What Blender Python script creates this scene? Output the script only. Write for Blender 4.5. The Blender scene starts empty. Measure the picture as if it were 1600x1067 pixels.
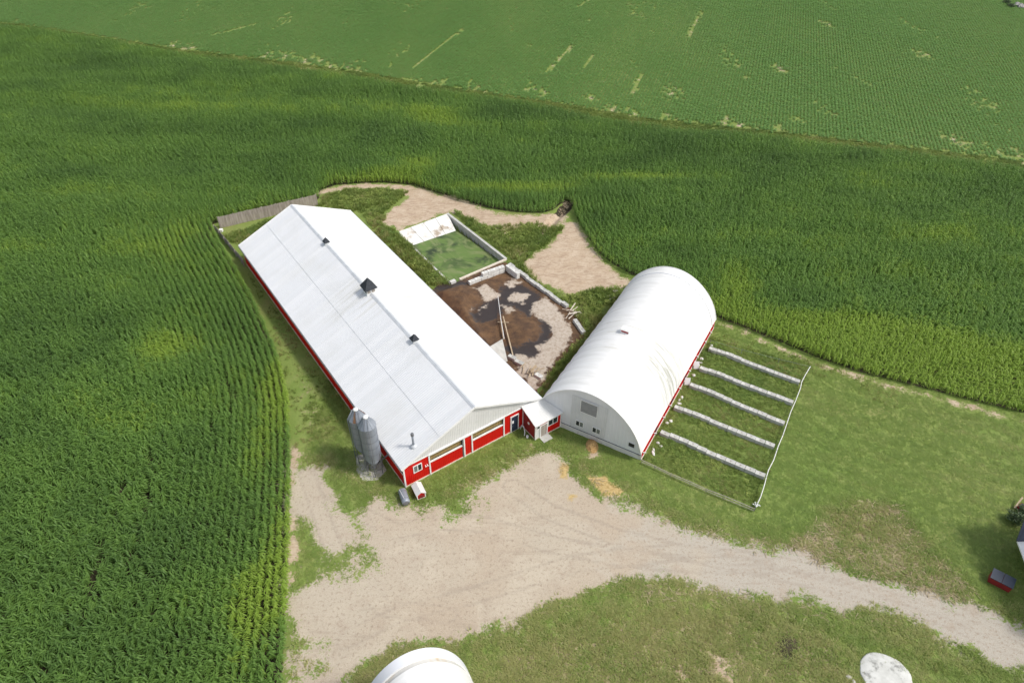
import bpy, bmesh, math, random
import numpy as np
from mathutils import Matrix, Vector

# ------------------------------------------------------------------ camera, sky, sun, exposure
scene = bpy.context.scene
COL = scene.collection
CAM_H = 62.289
cd = bpy.data.cameras.new('camera')
cd.sensor_width = 36.0
cd.lens = 36.0 * 1073.75 / 1600.0
cd.clip_start = 1.0
cd.clip_end = 12000.0
cam = bpy.data.objects.new('camera', cd)
COL.objects.link(cam)
CR = np.array([[0.9999798, 0.00413959, 0.00482277],
               [-0.00635573, 0.65130233, 0.75879173],
               [0.0, 0.75880705, -0.65131548]])
cam.matrix_world = Matrix(((CR[0][0], CR[1][0], -CR[2][0], 0), (CR[0][1], CR[1][1], -CR[2][1], 0),
                           (CR[0][2], CR[1][2], -CR[2][2], CAM_H), (0, 0, 0, 1)))
scene.camera = cam

SUN_AZ, SUN_EL = math.radians(-14), math.radians(53)
world = bpy.data.worlds.new('World')
scene.world = world
world.use_nodes = True
wn = world.node_tree
bg = wn.nodes['Background']
sky = wn.nodes.new('ShaderNodeTexSky')
sky.sky_type = 'NISHITA'
sky.sun_disc = False
sky.sun_elevation = SUN_EL
sky.sun_rotation = math.pi / 2 - SUN_AZ
sky.air_density = 1.2
sky.dust_density = 2.5
hsv = wn.nodes.new('ShaderNodeHueSaturation')      # thin high haze: a paler sky
hsv.inputs['Saturation'].default_value = 0.5
wn.links.new(sky.outputs[0], hsv.inputs['Color'])
wn.links.new(hsv.outputs[0], bg.inputs[0])
bg.inputs[1].default_value = 0.15
sl = bpy.data.lights.new('sun', 'SUN')
sl.energy = 2.3
sl.angle = math.radians(8.0)
sl.color = (1.0, 0.955, 0.89)
sun = bpy.data.objects.new('sun', sl)
COL.objects.link(sun)
sdir = Vector((math.cos(SUN_EL) * math.cos(SUN_AZ), math.cos(SUN_EL) * math.sin(SUN_AZ), math.sin(SUN_EL)))
sun.rotation_euler = sdir.to_track_quat('Z', 'Y').to_euler()
sun.location = (60, -15, 90)
scene.view_settings.view_transform = 'Standard'
scene.view_settings.look = 'None'
scene.view_settings.exposure = 0.22
scene.view_settings.gamma = 1.0
scene.view_settings.use_curve_mapping = False

rnd = random.Random(7)
rng = np.random.default_rng(11)

# ------------------------------------------------------------------ small helpers
def tag(o, label=None, cat=None, group=None, kind=None):
    if label: o['label'] = label
    if cat: o['category'] = cat
    if group: o['group'] = group
    if kind: o['kind'] = kind
    return o

def empty(name, loc=(0, 0, 0), rz=0.0, label=None, cat=None, group=None):
    o = bpy.data.objects.new(name, None)
    o.empty_display_size = 0.3
    COL.objects.link(o)
    o.location = loc
    o.rotation_euler = (0, 0, rz)
    return tag(o, label, cat, group)

def copy_tree(o, parent=None):
    c = o.copy()
    COL.objects.link(c)
    c.parent = parent
    for ch in o.children:
        copy_tree(ch, c)
    return c

class MB:
    """collects shapes; build() links them as one mesh object"""
    def __init__(self):
        self.v, self.f = [], []
    def add(self, vs, fs):
        n = len(self.v)
        self.v += [tuple(p) for p in vs]
        self.f += [tuple(i + n for i in f) for f in fs]
        return self
    def box(self, x0, y0, z0, x1, y1, z1):
        return self.add([(x0, y0, z0), (x1, y0, z0), (x1, y1, z0), (x0, y1, z0), (x0, y0, z1), (x1, y0, z1), (x1, y1, z1), (x0, y1, z1)],
                        [(3, 2, 1, 0), (4, 5, 6, 7), (0, 1, 5, 4), (1, 2, 6, 5), (2, 3, 7, 6), (3, 0, 4, 7)])
    def cbox(self, x0, y0, z0, x1, y1, z1, c=0.03):
        """box with chamfered edges"""
        bm = bmesh.new()
        bmesh.ops.create_cube(bm, size=1.0, matrix=Matrix.Translation(((x0+x1)/2, (y0+y1)/2, (z0+z1)/2)) @ Matrix.Diagonal((x1-x0, y1-y0, z1-z0, 1)))
        bmesh.ops.bevel(bm, geom=bm.edges[:], offset=c, segments=1, affect='EDGES')
        self.add([v.co[:] for v in bm.verts], [[v.index for v in f.verts] for f in bm.faces] if not bm.verts.index_update() else [])
        bm.free()
        return self
    def bar(self, a, b, w, t, up=(0, 0, 1)):
        """rectangular bar from a to b, w wide, t thick (along up)"""
        a, b, up = Vector(a), Vector(b), Vector(up)
        d = (b - a).normalized()
        s = d.cross(up)
        s = s.normalized() if s.length > 1e-4 else Vector((1, 0, 0))
        n = s.cross(d).normalized()
        vs = [p + s * i * w / 2 + n * j * t / 2 for p in (a, b) for i, j in ((-1, -1), (1, -1), (1, 1), (-1, 1))]
        return self.add(vs, [(0, 1, 2, 3), (7, 6, 5, 4), (0, 4, 5, 1), (1, 5, 6, 2), (2, 6, 7, 3), (3, 7, 4, 0)])
    def tube(self, pts, r, n=6, cap=True):
        pts = [Vector(p) for p in pts]
        rs = r if isinstance(r, (list, tuple)) else [r] * len(pts)
        vs, fs = [], []
        for i, p in enumerate(pts):
            d = (pts[min(i + 1, len(pts) - 1)] - pts[max(i - 1, 0)]).normalized()
            a = d.cross(Vector((0, 0, 1)))
            a = a.normalized() if a.length > 1e-3 else Vector((1, 0, 0))
            b = d.cross(a)
            for k in range(n):
                t = 2 * math.pi * k / n
                vs.append(p + (a * math.cos(t) + b * math.sin(t)) * rs[i])
        for i in range(len(pts) - 1):
            for k in range(n):
                k2 = (k + 1) % n
                fs.append((i * n + k, i * n + k2, (i + 1) * n + k2, (i + 1) * n + k))
        if cap:
            fs.append(tuple(range(n))[::-1])
            fs.append(tuple((len(pts) - 1) * n + k for k in range(n)))
        return self.add(vs, fs)
    def lathe(self, prof, n=24, c=(0, 0), cap=True):
        """prof = [(r, z)...] revolved about the vertical through c"""
        vs, fs = [], []
        for r, z in prof:
            for k in range(n):
                t = 2 * math.pi * k / n
                vs.append((c[0] + r * math.cos(t), c[1] + r * math.sin(t), z))
        for i in range(len(prof) - 1):
            for k in range(n):
                k2 = (k + 1) % n
                fs.append((i * n + k, i * n + k2, (i + 1) * n + k2, (i + 1) * n + k))
        if cap:
            fs.append(tuple(range(n))[::-1])
            fs.append(tuple((len(prof) - 1) * n + k for k in range(n)))
        return self.add(vs, fs)
    def poly(self, pts, z0, z1):
        """vertical prism over a flat outline (anticlockwise)"""
        n = len(pts)
        vs = [(x, y, z0) for x, y in pts] + [(x, y, z1) for x, y in pts]
        fs = [tuple(range(n))[::-1], tuple(range(n, 2 * n))] + [(i, (i + 1) % n, n + (i + 1) % n, n + i) for i in range(n)]
        return self.add(vs, fs)
    def build(self, name, mat, parent=None, smooth=False, loc=None, rz=None):
        me = bpy.data.meshes.new(name)
        me.from_pydata(self.v, [], self.f)
        if smooth:
            me.polygons.foreach_set('use_smooth', [True] * len(me.polygons))
        me.materials.append(mat)
        o = bpy.data.objects.new(name, me)
        COL.objects.link(o)
        o.parent = parent
        if loc is not None: o.location = loc
        if rz is not None: o.rotation_euler = (0, 0, rz)
        return o

def ribbed(u0, u1, lo, hi, place, pitch=0.229, rib=0.018):
    """profiled metal sheet: u runs across the ribs, place(u, v, out) gives the point"""
    m = MB()
    us = []
    u = u0
    while u < u1 - 1e-6:
        for du, o in ((0, 0), (pitch * 0.62, 0), (pitch * 0.72, rib), (pitch * 0.90, rib)):
            if u + du <= u1: us.append((u + du, o))
        u += pitch
    us.append((u1, 0))
    for i, (u, o) in enumerate(us):
        m.v.append(tuple(place(u, lo(u), o)))
        m.v.append(tuple(place(u, hi(u), o)))
        if i: m.f.append((2 * i - 2, 2 * i, 2 * i + 1, 2 * i - 1))
    return m

# value noise in plain numpy, for laying out soils, crop vigour and gaps
def vn(x, y, seed=0):
    t = np.random.RandomState(seed).rand(256, 256)
    xi, yi = np.floor(x).astype(int), np.floor(y).astype(int)
    fx, fy = x - xi, y - yi
    fx, fy = fx * fx * (3 - 2 * fx), fy * fy * (3 - 2 * fy)
    a, b = t[xi & 255, yi & 255], t[(xi + 1) & 255, yi & 255]
    c, d = t[xi & 255, (yi + 1) & 255], t[(xi + 1) & 255, (yi + 1) & 255]
    return (a * (1 - fx) + b * fx) * (1 - fy) + (c * (1 - fx) + d * fx) * fy
def fbm(P, scale, octv=4, seed=0, sx=1.0, sy=1.0):
    r, a, s = 0.0, 0.5, 1.0 / scale
    for k in range(octv):
        r = r + a * vn(P[:, 0] * s * sx + 17.3 * k, P[:, 1] * s * sy + 5.1 * k, seed + k)
        a *= 0.5
        s *= 2.03
    return r / (1 - 0.5 ** octv)
def sdist(P, poly):
    """signed distance to a polygon, negative inside"""
    poly = np.array(poly, float)
    d2 = np.full(len(P), 1e18)
    ins = np.zeros(len(P), bool)
    for i in range(len(poly)):
        a, b = poly[i], poly[(i + 1) % len(poly)]
        e = b - a
        pa = P - a
        t = np.clip((pa @ e) / max(e @ e, 1e-9), 0, 1)
        q = pa - t[:, None] * e
        d2 = np.minimum(d2, (q * q).sum(1))
        c = (a[1] > P[:, 1]) != (b[1] > P[:, 1])
        dy = b[1] - a[1] if abs(b[1] - a[1]) > 1e-9 else 1e-9
        ins ^= c & (P[:, 0] < (b[0] - a[0]) * (P[:, 1] - a[1]) / dy + a[0])
    d = np.sqrt(d2)
    return np.where(ins, -d, d)
def ldist(P, pts):
    pts = np.array(pts, float)
    d2 = np.full(len(P), 1e18)
    for a, b in zip(pts[:-1], pts[1:]):
        e = b - a
        pa = P - a
        t = np.clip((pa @ e) / (e @ e), 0, 1)
        q = pa - t[:, None] * e
        d2 = np.minimum(d2, (q * q).sum(1))
    return np.sqrt(d2)
def in_view(P, z=1.0, mx=220, my=140):
    """true where the lens (or a step beside it) could see the ground point"""
    D = np.column_stack([P[:, 0], P[:, 1], np.full(len(P), z - CAM_H)]) @ CR.T
    d = np.maximum(D[:, 2], 0.1)
    px, py = 800 + 1073.75 * D[:, 0] / d, 533.5 - 1073.75 * D[:, 1] / d
    return (D[:, 2] > 1) & (px > -mx) & (px < 1600 + mx) & (py > -my) & (py < 1067 + my)

# ------------------------------------------------------------------ materials
def nd(nt, typ, ins=None, **props):
    n = nt.nodes.new(typ)
    for k, v in props.items(): setattr(n, k, v)
    for k, v in (ins or {}).items():
        if isinstance(v, bpy.types.NodeSocket): nt.links.new(v, n.inputs[k])
        else: n.inputs[k].default_value = v
    return n
def c4(c): return (c[0], c[1], c[2], 1.0)
def mixc(nt, fac, a, b, blend='MIX'):
    n = nt.nodes.new('ShaderNodeMix')
    n.data_type = 'RGBA'
    n.blend_type = blend
    for i, v in ((0, fac), (6, a), (7, b)):
        if isinstance(v, bpy.types.NodeSocket): nt.links.new(v, n.inputs[i])
        else: n.inputs[i].default_value = v if i == 0 else c4(v)
    return n.outputs[2]
def mth(nt, op, a, b=0.0, c=None):
    n = nt.nodes.new('ShaderNodeMath')
    n.operation = op
    for i, v in enumerate((a, b) if c is None else (a, b, c)):
        if isinstance(v, bpy.types.NodeSocket): nt.links.new(v, n.inputs[i])
        else: n.inputs[i].default_value = v
    return n.outputs[0]
def sstep(nt, v, lo, hi):
    n = nd(nt, 'ShaderNodeMapRange', {'Value': v, 'From Min': lo, 'From Max': hi}, interpolation_type='SMOOTHSTEP')
    return n.outputs[0]
def noise(nt, vec, scale, detail=4.0, rough=0.55, dist=0.0):
    return nd(nt, 'ShaderNodeTexNoise', {'Vector': vec, 'Scale': scale, 'Detail': detail, 'Roughness': rough, 'Distortion': dist}).outputs[0]
def new_mat(name):
    m = bpy.data.materials.new(name)
    m.use_nodes = True
    nt = m.node_tree
    return m, nt, nt.nodes['Principled BSDF']
def std(name, c1, c2, scale=1.0, rough=0.6, metal=0.0, bump=0.0, bscale=20.0, stain=None, stretch=(1, 1, 1), spec=0.5):
    """two tones broken up by noise, optional stain colour with a sparse mask, fine bump"""
    m, nt, p = new_mat(name)
    co = nd(nt, 'ShaderNodeNewGeometry').outputs['Position']
    vec = nd(nt, 'ShaderNodeVectorMath', {0: co, 1: stretch}, operation='MULTIPLY').outputs[0]
    n1 = noise(nt, vec, scale, 6, 0.6)
    col = mixc(nt, sstep(nt, n1, 0.3, 0.7), c1, c2)
    if stain:
        n2 = noise(nt, vec, scale * 0.6, 7, 0.65)
        col = mixc(nt, mth(nt, 'MULTIPLY', sstep(nt, n2, stain[1], stain[1] + 0.14), stain[2]), col, stain[0])
    nt.links.new(col, p.inputs['Base Color'])
    p.inputs['Roughness'].default_value = rough
    p.inputs['Metallic'].default_value = metal
    p.inputs['Specular IOR Level'].default_value = spec
    if bump:
        b = nd(nt, 'ShaderNodeBump', {'Height': noise(nt, co, bscale, 4), 'Strength': bump, 'Distance': 0.03})
        nt.links.new(b.outputs[0], p.inputs['Normal'])
    return m

M = {}
def roof_mat():
    """painted steel sheets 0.9 m wide: each a touch different, dirt washed down the slope from the ridge"""
    m, nt, p = new_mat('roof_white')
    oc = nd(nt, 'ShaderNodeTexCoord').outputs['Object']
    sep = nd(nt, 'ShaderNodeSeparateXYZ', {0: oc})
    sheet_no = mth(nt, 'FLOOR', mth(nt, 'DIVIDE', sep.outputs[1], 0.915))
    wn_ = nd(nt, 'ShaderNodeTexWhiteNoise', {'W': sheet_no}, noise_dimensions='1D').outputs[0]
    c = mixc(nt, wn_, (0.68, 0.69, 0.70), (0.735, 0.74, 0.745))
    c = mixc(nt, mth(nt, 'MULTIPLY', sstep(nt, noise(nt, oc, 0.22, 5, 0.6), 0.45, 0.7), 0.6), c, (0.65, 0.655, 0.645))
    run = nd(nt, 'ShaderNodeVectorMath', {0: oc, 1: (0.10, 1.5, 0.1)}, operation='MULTIPLY').outputs[0]
    near_c = sstep(nt, mth(nt, 'ABSOLUTE', mth(nt, 'SUBTRACT', sep.outputs[1], 26.0)), 5.5, 0.5)
    near_r = sstep(nt, sep.outputs[0], 1.5, 8.5)
    d = mth(nt, 'MULTIPLY', sstep(nt, noise(nt, run, 1.0, 5, 0.6), 0.42, 0.66), mth(nt, 'ADD', 0.10, mth(nt, 'MULTIPLY', mth(nt, 'MULTIPLY', near_c, near_r), 0.75)))
    c = mixc(nt, d, c, (0.50, 0.49, 0.43))
    nt.links.new(c, p.inputs['Base Color'])
    p.inputs['Roughness'].default_value = 0.45
    return m
M['roof_white'] = roof_mat()
M['gable_white'] = std('gable_white', (0.62, 0.62, 0.60), (0.70, 0.70, 0.685), 0.5, 0.5)
M['trim_white'] = std('trim_white', (0.74, 0.74, 0.72), (0.82, 0.82, 0.80), 1.5, 0.5)
M['red_steel'] = std('red_steel', (0.52, 0.007, 0.005), (0.60, 0.010, 0.007), 0.6, 0.5, spec=0.25)
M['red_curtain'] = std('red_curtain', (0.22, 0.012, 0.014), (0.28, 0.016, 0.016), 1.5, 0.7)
M['cream'] = std('cream', (0.58, 0.50, 0.40), (0.70, 0.63, 0.53), 2.0, 0.8)
M['khaki'] = std('khaki', (0.17, 0.14, 0.055), (0.25, 0.20, 0.085), 0.8, 0.75, stretch=(1, 1, 6))
M['batten'] = std('batten', (0.40, 0.22, 0.07), (0.46, 0.28, 0.10), 2, 0.7)
M['navy'] = std('navy', (0.018, 0.028, 0.055), (0.026, 0.036, 0.068), 2, 0.45)
M['black'] = std('black', (0.012, 0.012, 0.014), (0.03, 0.03, 0.032), 3, 0.6)
M['shingle'] = std('shingle', (0.014, 0.018, 0.024), (0.040, 0.046, 0.056), 6, 0.75, bump=0.4, bscale=14)
M['ridge_grey'] = std('ridge_grey', (0.48, 0.50, 0.52), (0.58, 0.60, 0.62), 1.0, 0.45)
M['galv'] = std('galv', (0.23, 0.255, 0.29), (0.32, 0.345, 0.385), 0.9, 0.45, 0.3, stain=((0.26, 0.27, 0.28), 0.60, 0.5), stretch=(1, 1, 0.35))
M['galv_dark'] = std('galv_dark', (0.16, 0.165, 0.175), (0.24, 0.245, 0.255), 2, 0.5, 0.4)
M['rust'] = std('rust', (0.16, 0.075, 0.035), (0.27, 0.15, 0.075), 3, 0.85)
M['concrete'] = std('concrete', (0.42, 0.415, 0.38), (0.53, 0.525, 0.49), 1.4, 0.9, bump=0.3, bscale=18, stain=((0.27, 0.265, 0.23), 0.57, 0.6))
M['concrete_pale'] = std('concrete_pale', (0.58, 0.57, 0.53), (0.68, 0.67, 0.63), 0.9, 0.85, bump=0.3, stain=((0.36, 0.31, 0.25), 0.56, 0.75))
M['concrete_slab'] = std('concrete_slab', (0.66, 0.64, 0.59), (0.76, 0.75, 0.72), 0.5, 0.85, stain=((0.33, 0.25, 0.17), 0.50, 0.92))
M['pad'] = std('pad', (0.40, 0.38, 0.33), (0.50, 0.48, 0.42), 1.2, 0.9, bump=0.3)
M['wood_grey'] = std('wood_grey', (0.27, 0.235, 0.20), (0.42, 0.37, 0.325), 1.2, 0.85, stretch=(3, 3, 0.4))
M['wood_tan'] = std('wood_tan', (0.36, 0.27, 0.17), (0.52, 0.42, 0.29), 2.5, 0.85)
def fabric_mat():
    m, nt, p = new_mat('fabric')
    oc = nd(nt, 'ShaderNodeTexCoord').outputs['Object']
    st = nd(nt, 'ShaderNodeVectorMath', {0: oc, 1: (0.16, 1.5, 0.16)}, operation='MULTIPLY').outputs[0]
    c = mixc(nt, sstep(nt, noise(nt, st, 1.0, 5, 0.6), 0.35, 0.7), (0.80, 0.795, 0.775), (0.71, 0.705, 0.675))
    st2 = nd(nt, 'ShaderNodeVectorMath', {0: oc, 1: (0.22, 2.4, 0.22)}, operation='MULTIPLY').outputs[0]
    big = noise(nt, oc, 0.13, 3)
    f = mth(nt, 'MULTIPLY', sstep(nt, noise(nt, st2, 1.0, 6, 0.65), 0.54, 0.72), sstep(nt, big, 0.46, 0.62))
    c = mixc(nt, mth(nt, 'MULTIPLY', f, 0.75), c, (0.52, 0.50, 0.42))
    sp3 = nd(nt, 'ShaderNodeSeparateXYZ', {0: oc})      # mildew low on the yard side
    mil = mth(nt, 'MULTIPLY', sstep(nt, sp3.outputs[0], 1.6, 4.0), sstep(nt, mth(nt, 'ABSOLUTE', mth(nt, 'SUBTRACT', sp3.outputs[1], 11.0)), 5.0, 1.0))
    mil = mth(nt, 'MULTIPLY', mil, sstep(nt, noise(nt, st2, 1.3, 5, 0.65), 0.40, 0.60))
    c = mixc(nt, mth(nt, 'MULTIPLY', mil, 0.8), c, (0.33, 0.33, 0.28))
    nt.links.new(c, p.inputs['Base Color'])
    p.inputs['Roughness'].default_value = 0.6
    p.inputs['Specular IOR Level'].default_value = 0.2
    b = nd(nt, 'ShaderNodeBump', {'Height': noise(nt, st, 2.2, 3), 'Strength': 0.35, 'Distance': 0.1})
    nt.links.new(b.outputs[0], p.inputs['Normal'])
    return m
M['fabric'] = fabric_mat()
M['lid'] = std('lid', (0.50, 0.50, 0.46), (0.62, 0.62, 0.58), 1.6, 0.85, bump=0.3, stain=((0.22, 0.22, 0.20), 0.53, 0.9))
M['fabric_end'] = std('fabric_end', (0.68, 0.69, 0.71), (0.74, 0.75, 0.77), 0.4, 0.55)
M['panel_grey'] = std('panel_grey', (0.58, 0.59, 0.60), (0.65, 0.66, 0.67), 0.6, 0.5)
M['louver'] = std('louver', (0.21, 0.215, 0.22), (0.28, 0.285, 0.29), 2, 0.6, stretch=(1, 1, 5))
M['rusty_band'] = std('rusty_band', (0.50, 0.49, 0.46), (0.56, 0.55, 0.52), 0.6, 0.7, stain=((0.46, 0.33, 0.17), 0.50, 0.7))
M['blue_steel'] = std('blue_steel', (0.028, 0.040, 0.062), (0.042, 0.056, 0.082), 0.8, 0.4)  # darkened to carry the house's shade on the box lid in its colour
M['hay'] = std('hay', (0.34, 0.20, 0.075), (0.56, 0.37, 0.16), 2.5, 0.95, bump=0.8, bscale=9)
M['paper'] = std('paper', (0.8, 0.8, 0.8), (0.84, 0.84, 0.84), 2, 0.7)
M['stone'] = std('stone', (0.20, 0.19, 0.18), (0.38, 0.36, 0.34), 0.8, 0.9, bump=0.6, bscale=4)
M['rope'] = std('rope', (0.66, 0.66, 0.60), (0.75, 0.75, 0.70), 3, 0.7)
mg, nt, p = new_mat('glass')
p.inputs['Base Color'].default_value = (0.03, 0.035, 0.04, 1)
p.inputs['Roughness'].default_value = 0.12
M['glass'] = mg
mg, nt, p = new_mat('pane_pale')
p.inputs['Base Color'].default_value = (0.16, 0.18, 0.17, 1)
p.inputs['Roughness'].default_value = 0.2
M['pane_pale'] = mg

def leaf_mat(name, dark, light, bright, transl=0.28):
    """foliage; 'tint' is stored per plant: 0 dark, 0.5 normal, 1 yellowish"""
    m, nt, p = new_mat(name)
    t = nd(nt, 'ShaderNodeAttribute', attribute_name='tint', attribute_type='INSTANCER').outputs['Fac']
    c = mixc(nt, sstep(nt, t, 0.0, 0.5), dark, light)
    c = mixc(nt, sstep(nt, t, 0.5, 1.0), c, bright)
    pos = nd(nt, 'ShaderNodeNewGeometry').outputs['Position']
    c = mixc(nt, mth(nt, 'MULTIPLY', noise(nt, pos, 2.2, 2), 0.5), c, (light[0] * 1.25, light[1] * 1.2, light[2] * 1.3))
    nt.links.new(c, p.inputs['Base Color'])
    p.inputs['Roughness'].default_value = 0.5
    p.inputs['Specular IOR Level'].default_value = 0.35
    tr = nd(nt, 'ShaderNodeBsdfTranslucent', {'Color': c})
    mx = nd(nt, 'ShaderNodeMixShader', {0: transl, 1: p.outputs[0], 2: tr.outputs[0]})
    nt.links.new(mx.outputs[0], nt.nodes['Material Output'].inputs['Surface'])
    return m
M['corn'] = leaf_mat('corn_leaf', (0.098, 0.190, 0.046), (0.182, 0.318, 0.066), (0.350, 0.480, 0.066), 0.5)
M['soy'] = leaf_mat('soy_leaf', (0.160, 0.310, 0.078), (0.195, 0.355, 0.096), (0.26, 0.39, 0.12), 0.48)
M['grass'] = leaf_mat('grass_blade', (0.150, 0.230, 0.052), (0.250, 0.320, 0.078), (0.48, 0.43, 0.20), 0.5)
M['lawn'] = leaf_mat('lawn_blade', (0.170, 0.275, 0.058), (0.255, 0.350, 0.082), (0.47, 0.44, 0.19), 0.5)
M['weed'] = leaf_mat('weed_leaf', (0.125, 0.220, 0.052), (0.225, 0.330, 0.075), (0.42, 0.48, 0.13), 0.5)
M['straw'] = leaf_mat('straw_stalk', (0.30, 0.24, 0.13), (0.44, 0.37, 0.22), (0.56, 0.46, 0.27), 0.1)

# ------------------------------------------------------------------ layout of the land (metres, camera above the origin)
YARD = [(-19.69,26.24), (-20.99,32.56), (-22.45,39.44), (-24.30,47.52), (-25.99,54.06), (-27.79,60.38), (-29.61,65.02), (-32.64,71.37), (-37.56,79.95), (-43.13,88.91), (-48.42,96.80), (-51.93,102.85),
        (-50.97,103.28), (-43.44,107.74), (-35.42,111.75), (-35.51,114.87), (-33.70,117.13), (-29.26,117.94), (-24.46,118.26), (-19.53,117.57), (-15.69,115.38), (-12.91,113.47), (-9.48,111.38), (-4.75,109.13),
        (0.42,107.62), (5.53,107.24), (7.40,108.38), (9.64,111.62), (10.60,110.24), (10.81,106.20), (11.99,100.91), (13.65,95.02), (15.89,91.34), (18.50,88.54), (23.77,87.06), (27.76,82.19),
        (29.81,77.63), (32.86,75.76), (37.34,72.32), (41.58,69.05), (45.83,66.57), (50.17,64.78), (55.76,62.48), (61.14,60.27), (63.75,59.19),
        (95, 62), (150, 58), (150, -25), (-20.5, -25)]
CORN_FAR = [(-400, 215), (-171.16,216.58), (-135.32,206.11), (-106.91,195.23), (-94.03,189.07), (-66.08,180.57), (-38.00,170.02), (-24.70,163.43), (-6.30,158.50), (6.88,152.97), (20.59,145.64),
            (33.81,141.44), (46.94,139.34), (59.39,136.03), (77.22,131.12), (88.50,127.80), (98.60,123.22), (220, 118)]
SOY_NEAR = [(-400, 232), (-183.60,234.15), (-144.96,222.54), (-113.85,209.32), (-90.28,200.53), (-70.87,195.43), (-41.38,187.69), (-16.63,175.74), (7.40,167.02), (29.50,157.78), (57.13,149.75), (76.53,144.20), (92.78,140.19), (105.83,134.17), (220, 128)]
GRAVEL = [(-25.03,49.57), (-24.00,50.14), (-21.33,50.35), (-19.71,49.04), (-17.75,48.13), (-15.98,46.34), (-13.89,45.61), (-12.26,44.87), (-9.55,44.23), (-6.85,45.08), (-5.23,47.23), (-2.08,49.03), (2.32,52.14), (5.16,52.16), (7.77,50.02), (10.76,47.09),
          (14.06,45.24), (17.79,42.65), (21.55,41.27), (25.42,40.69), (29.71,39.52), (34.20,37.44), (39.24,35.74), (43.50,34.16), (46.40,32.62), (48.21,31.51), (60.36,23.92), (57.69,20.47),
          (46.08,27.71), (43.40,29.18), (39.66,31.20), (36.64,32.56), (32.24,33.82), (28.12,34.45), (22.02,34.94), (15.93,35.85), (11.86,36.10), (7.66,35.05), (3.86,33.69), (0.17,32.19),
          (-3.40,30.80), (-6.33,30.17), (-9.20,29.44), (-13.50,27.22), (-15.12,23.98), (-14.33,15.27), (-16.81,15.25), (-20.99,32.56)]
GREEN_IN = [([(-22.70,42.87), (-21.72,42.88), (-20.31,40.32), (-18.38,37.60), (-18.93,35.86), (-20.75,35.85), (-21.92,39.07)], 0.95),
            ([(-18.89,39.40), (-16.86,41.61), (-14.42,41.95), (-12.43,38.69), (-12.51,36.48), (-14.70,35.47), (-17.26,35.31)], 0.50),
            ([(-21.09,49.22), (-18.64,48.13), (-16.20,45.12), (-14.57,42.93), (-16.42,42.26), (-20.04,44.23)], 0.52),
            ([(-19.56,48.30), (-17.46,48.13), (-16.26,45.64), (-16.58,44.77), (-17.94,45.98)], 0.60),
            ([(-9.46,43.41), (-5.46,45.09), (0.11,46.83), (-2.61,43.06), (-7.28,41.84)], 0.45),
            ([(-20.42,30.99), (-16.55,31.02), (-14.18,26.27), (-18.10,25.01)], 0.40),
            ([(3.81,32.40), (11.50,35.75), (18.87,34.79), (11.13,32.77), (6.15,31.17)], 0.38),
            ([(7.30,49.89), (8.14,48.75), (9.81,47.02), (9.68,45.57), (8.87,46.53), (8.00,48.12)], 0.6)]
SAND = [[(-23.28,104.84), (-22.48,107.44), (-18.94,112.94), (-21.39,115.13), (-19.04,116.46), (-16.12,115.65), (-12.43,112.53), (-10.90,110.58), (-11.19,108.17), (-13.16,106.69), (-19.64,101.71), (-22.79,103.55)],
        [(1.18,90.91), (3.25,94.31), (5.80,96.85), (8.88,102.17), (9.63,105.24), (11.19,104.30), (12.48,98.47), (13.44,94.92), (15.03,91.54), (16.81,88.31), (18.72,86.76), (17.00,85.43), (11.78,84.63), (9.11,82.99), (7.15,84.33), (4.16,87.05), (2.09,89.06)]]
SAND_LINES = [([(-35.94,114.14), (-33.26,116.13), (-29.13,117.19), (-24.31,117.25), (-19.38,116.32), (-15.81,114.16), (-12.45,112.05)], 0.8),
              ([(-12.39,112.09), (-8.52,108.80), (-4.22,105.82), (0.21,104.51), (4.62,104.90), (7.29,105.50)], 2.2),
              ([(29.65,76.89), (32.65,74.91), (37.06,71.37), (41.27,68.16), (45.51,65.71), (49.77,63.83), (55.32,61.56), (60.55,59.17), (65.69,57.08)], 0.55),
              ([(-25.58,52.87), (-25.05,50.71), (-24.30,47.35), (-23.17,44.21), (-23.03,42.22), (-22.39,39.07), (-21.60,36.13)], 0.55),
              ([(-6.07,107.65), (-4.16,103.67), (-2.09,102.04), (0.51,97.30)], 0.35), ([(2.18,96.81), (1.33,94.29), (1.05,92.82)], 0.5),
              ([(-26.09,180.66), (-14.79,214.41)], 0.35), ([(8.54,177.56), (12.35,188.70), (16.45,199.30)], 0.5), ([(28.58,164.49), (32.41,176.61)], 0.6), ([(50.42,207.92), (59.15,232.45)], 0.5), ([(18.18,181.94), (21.44,190.90)], 0.35),
              ([(-86.12,206.92), (-77.19,217.49)], 0.5), ([(20.89,237.30), (27.39,252.76)], 0.6)]
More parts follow.
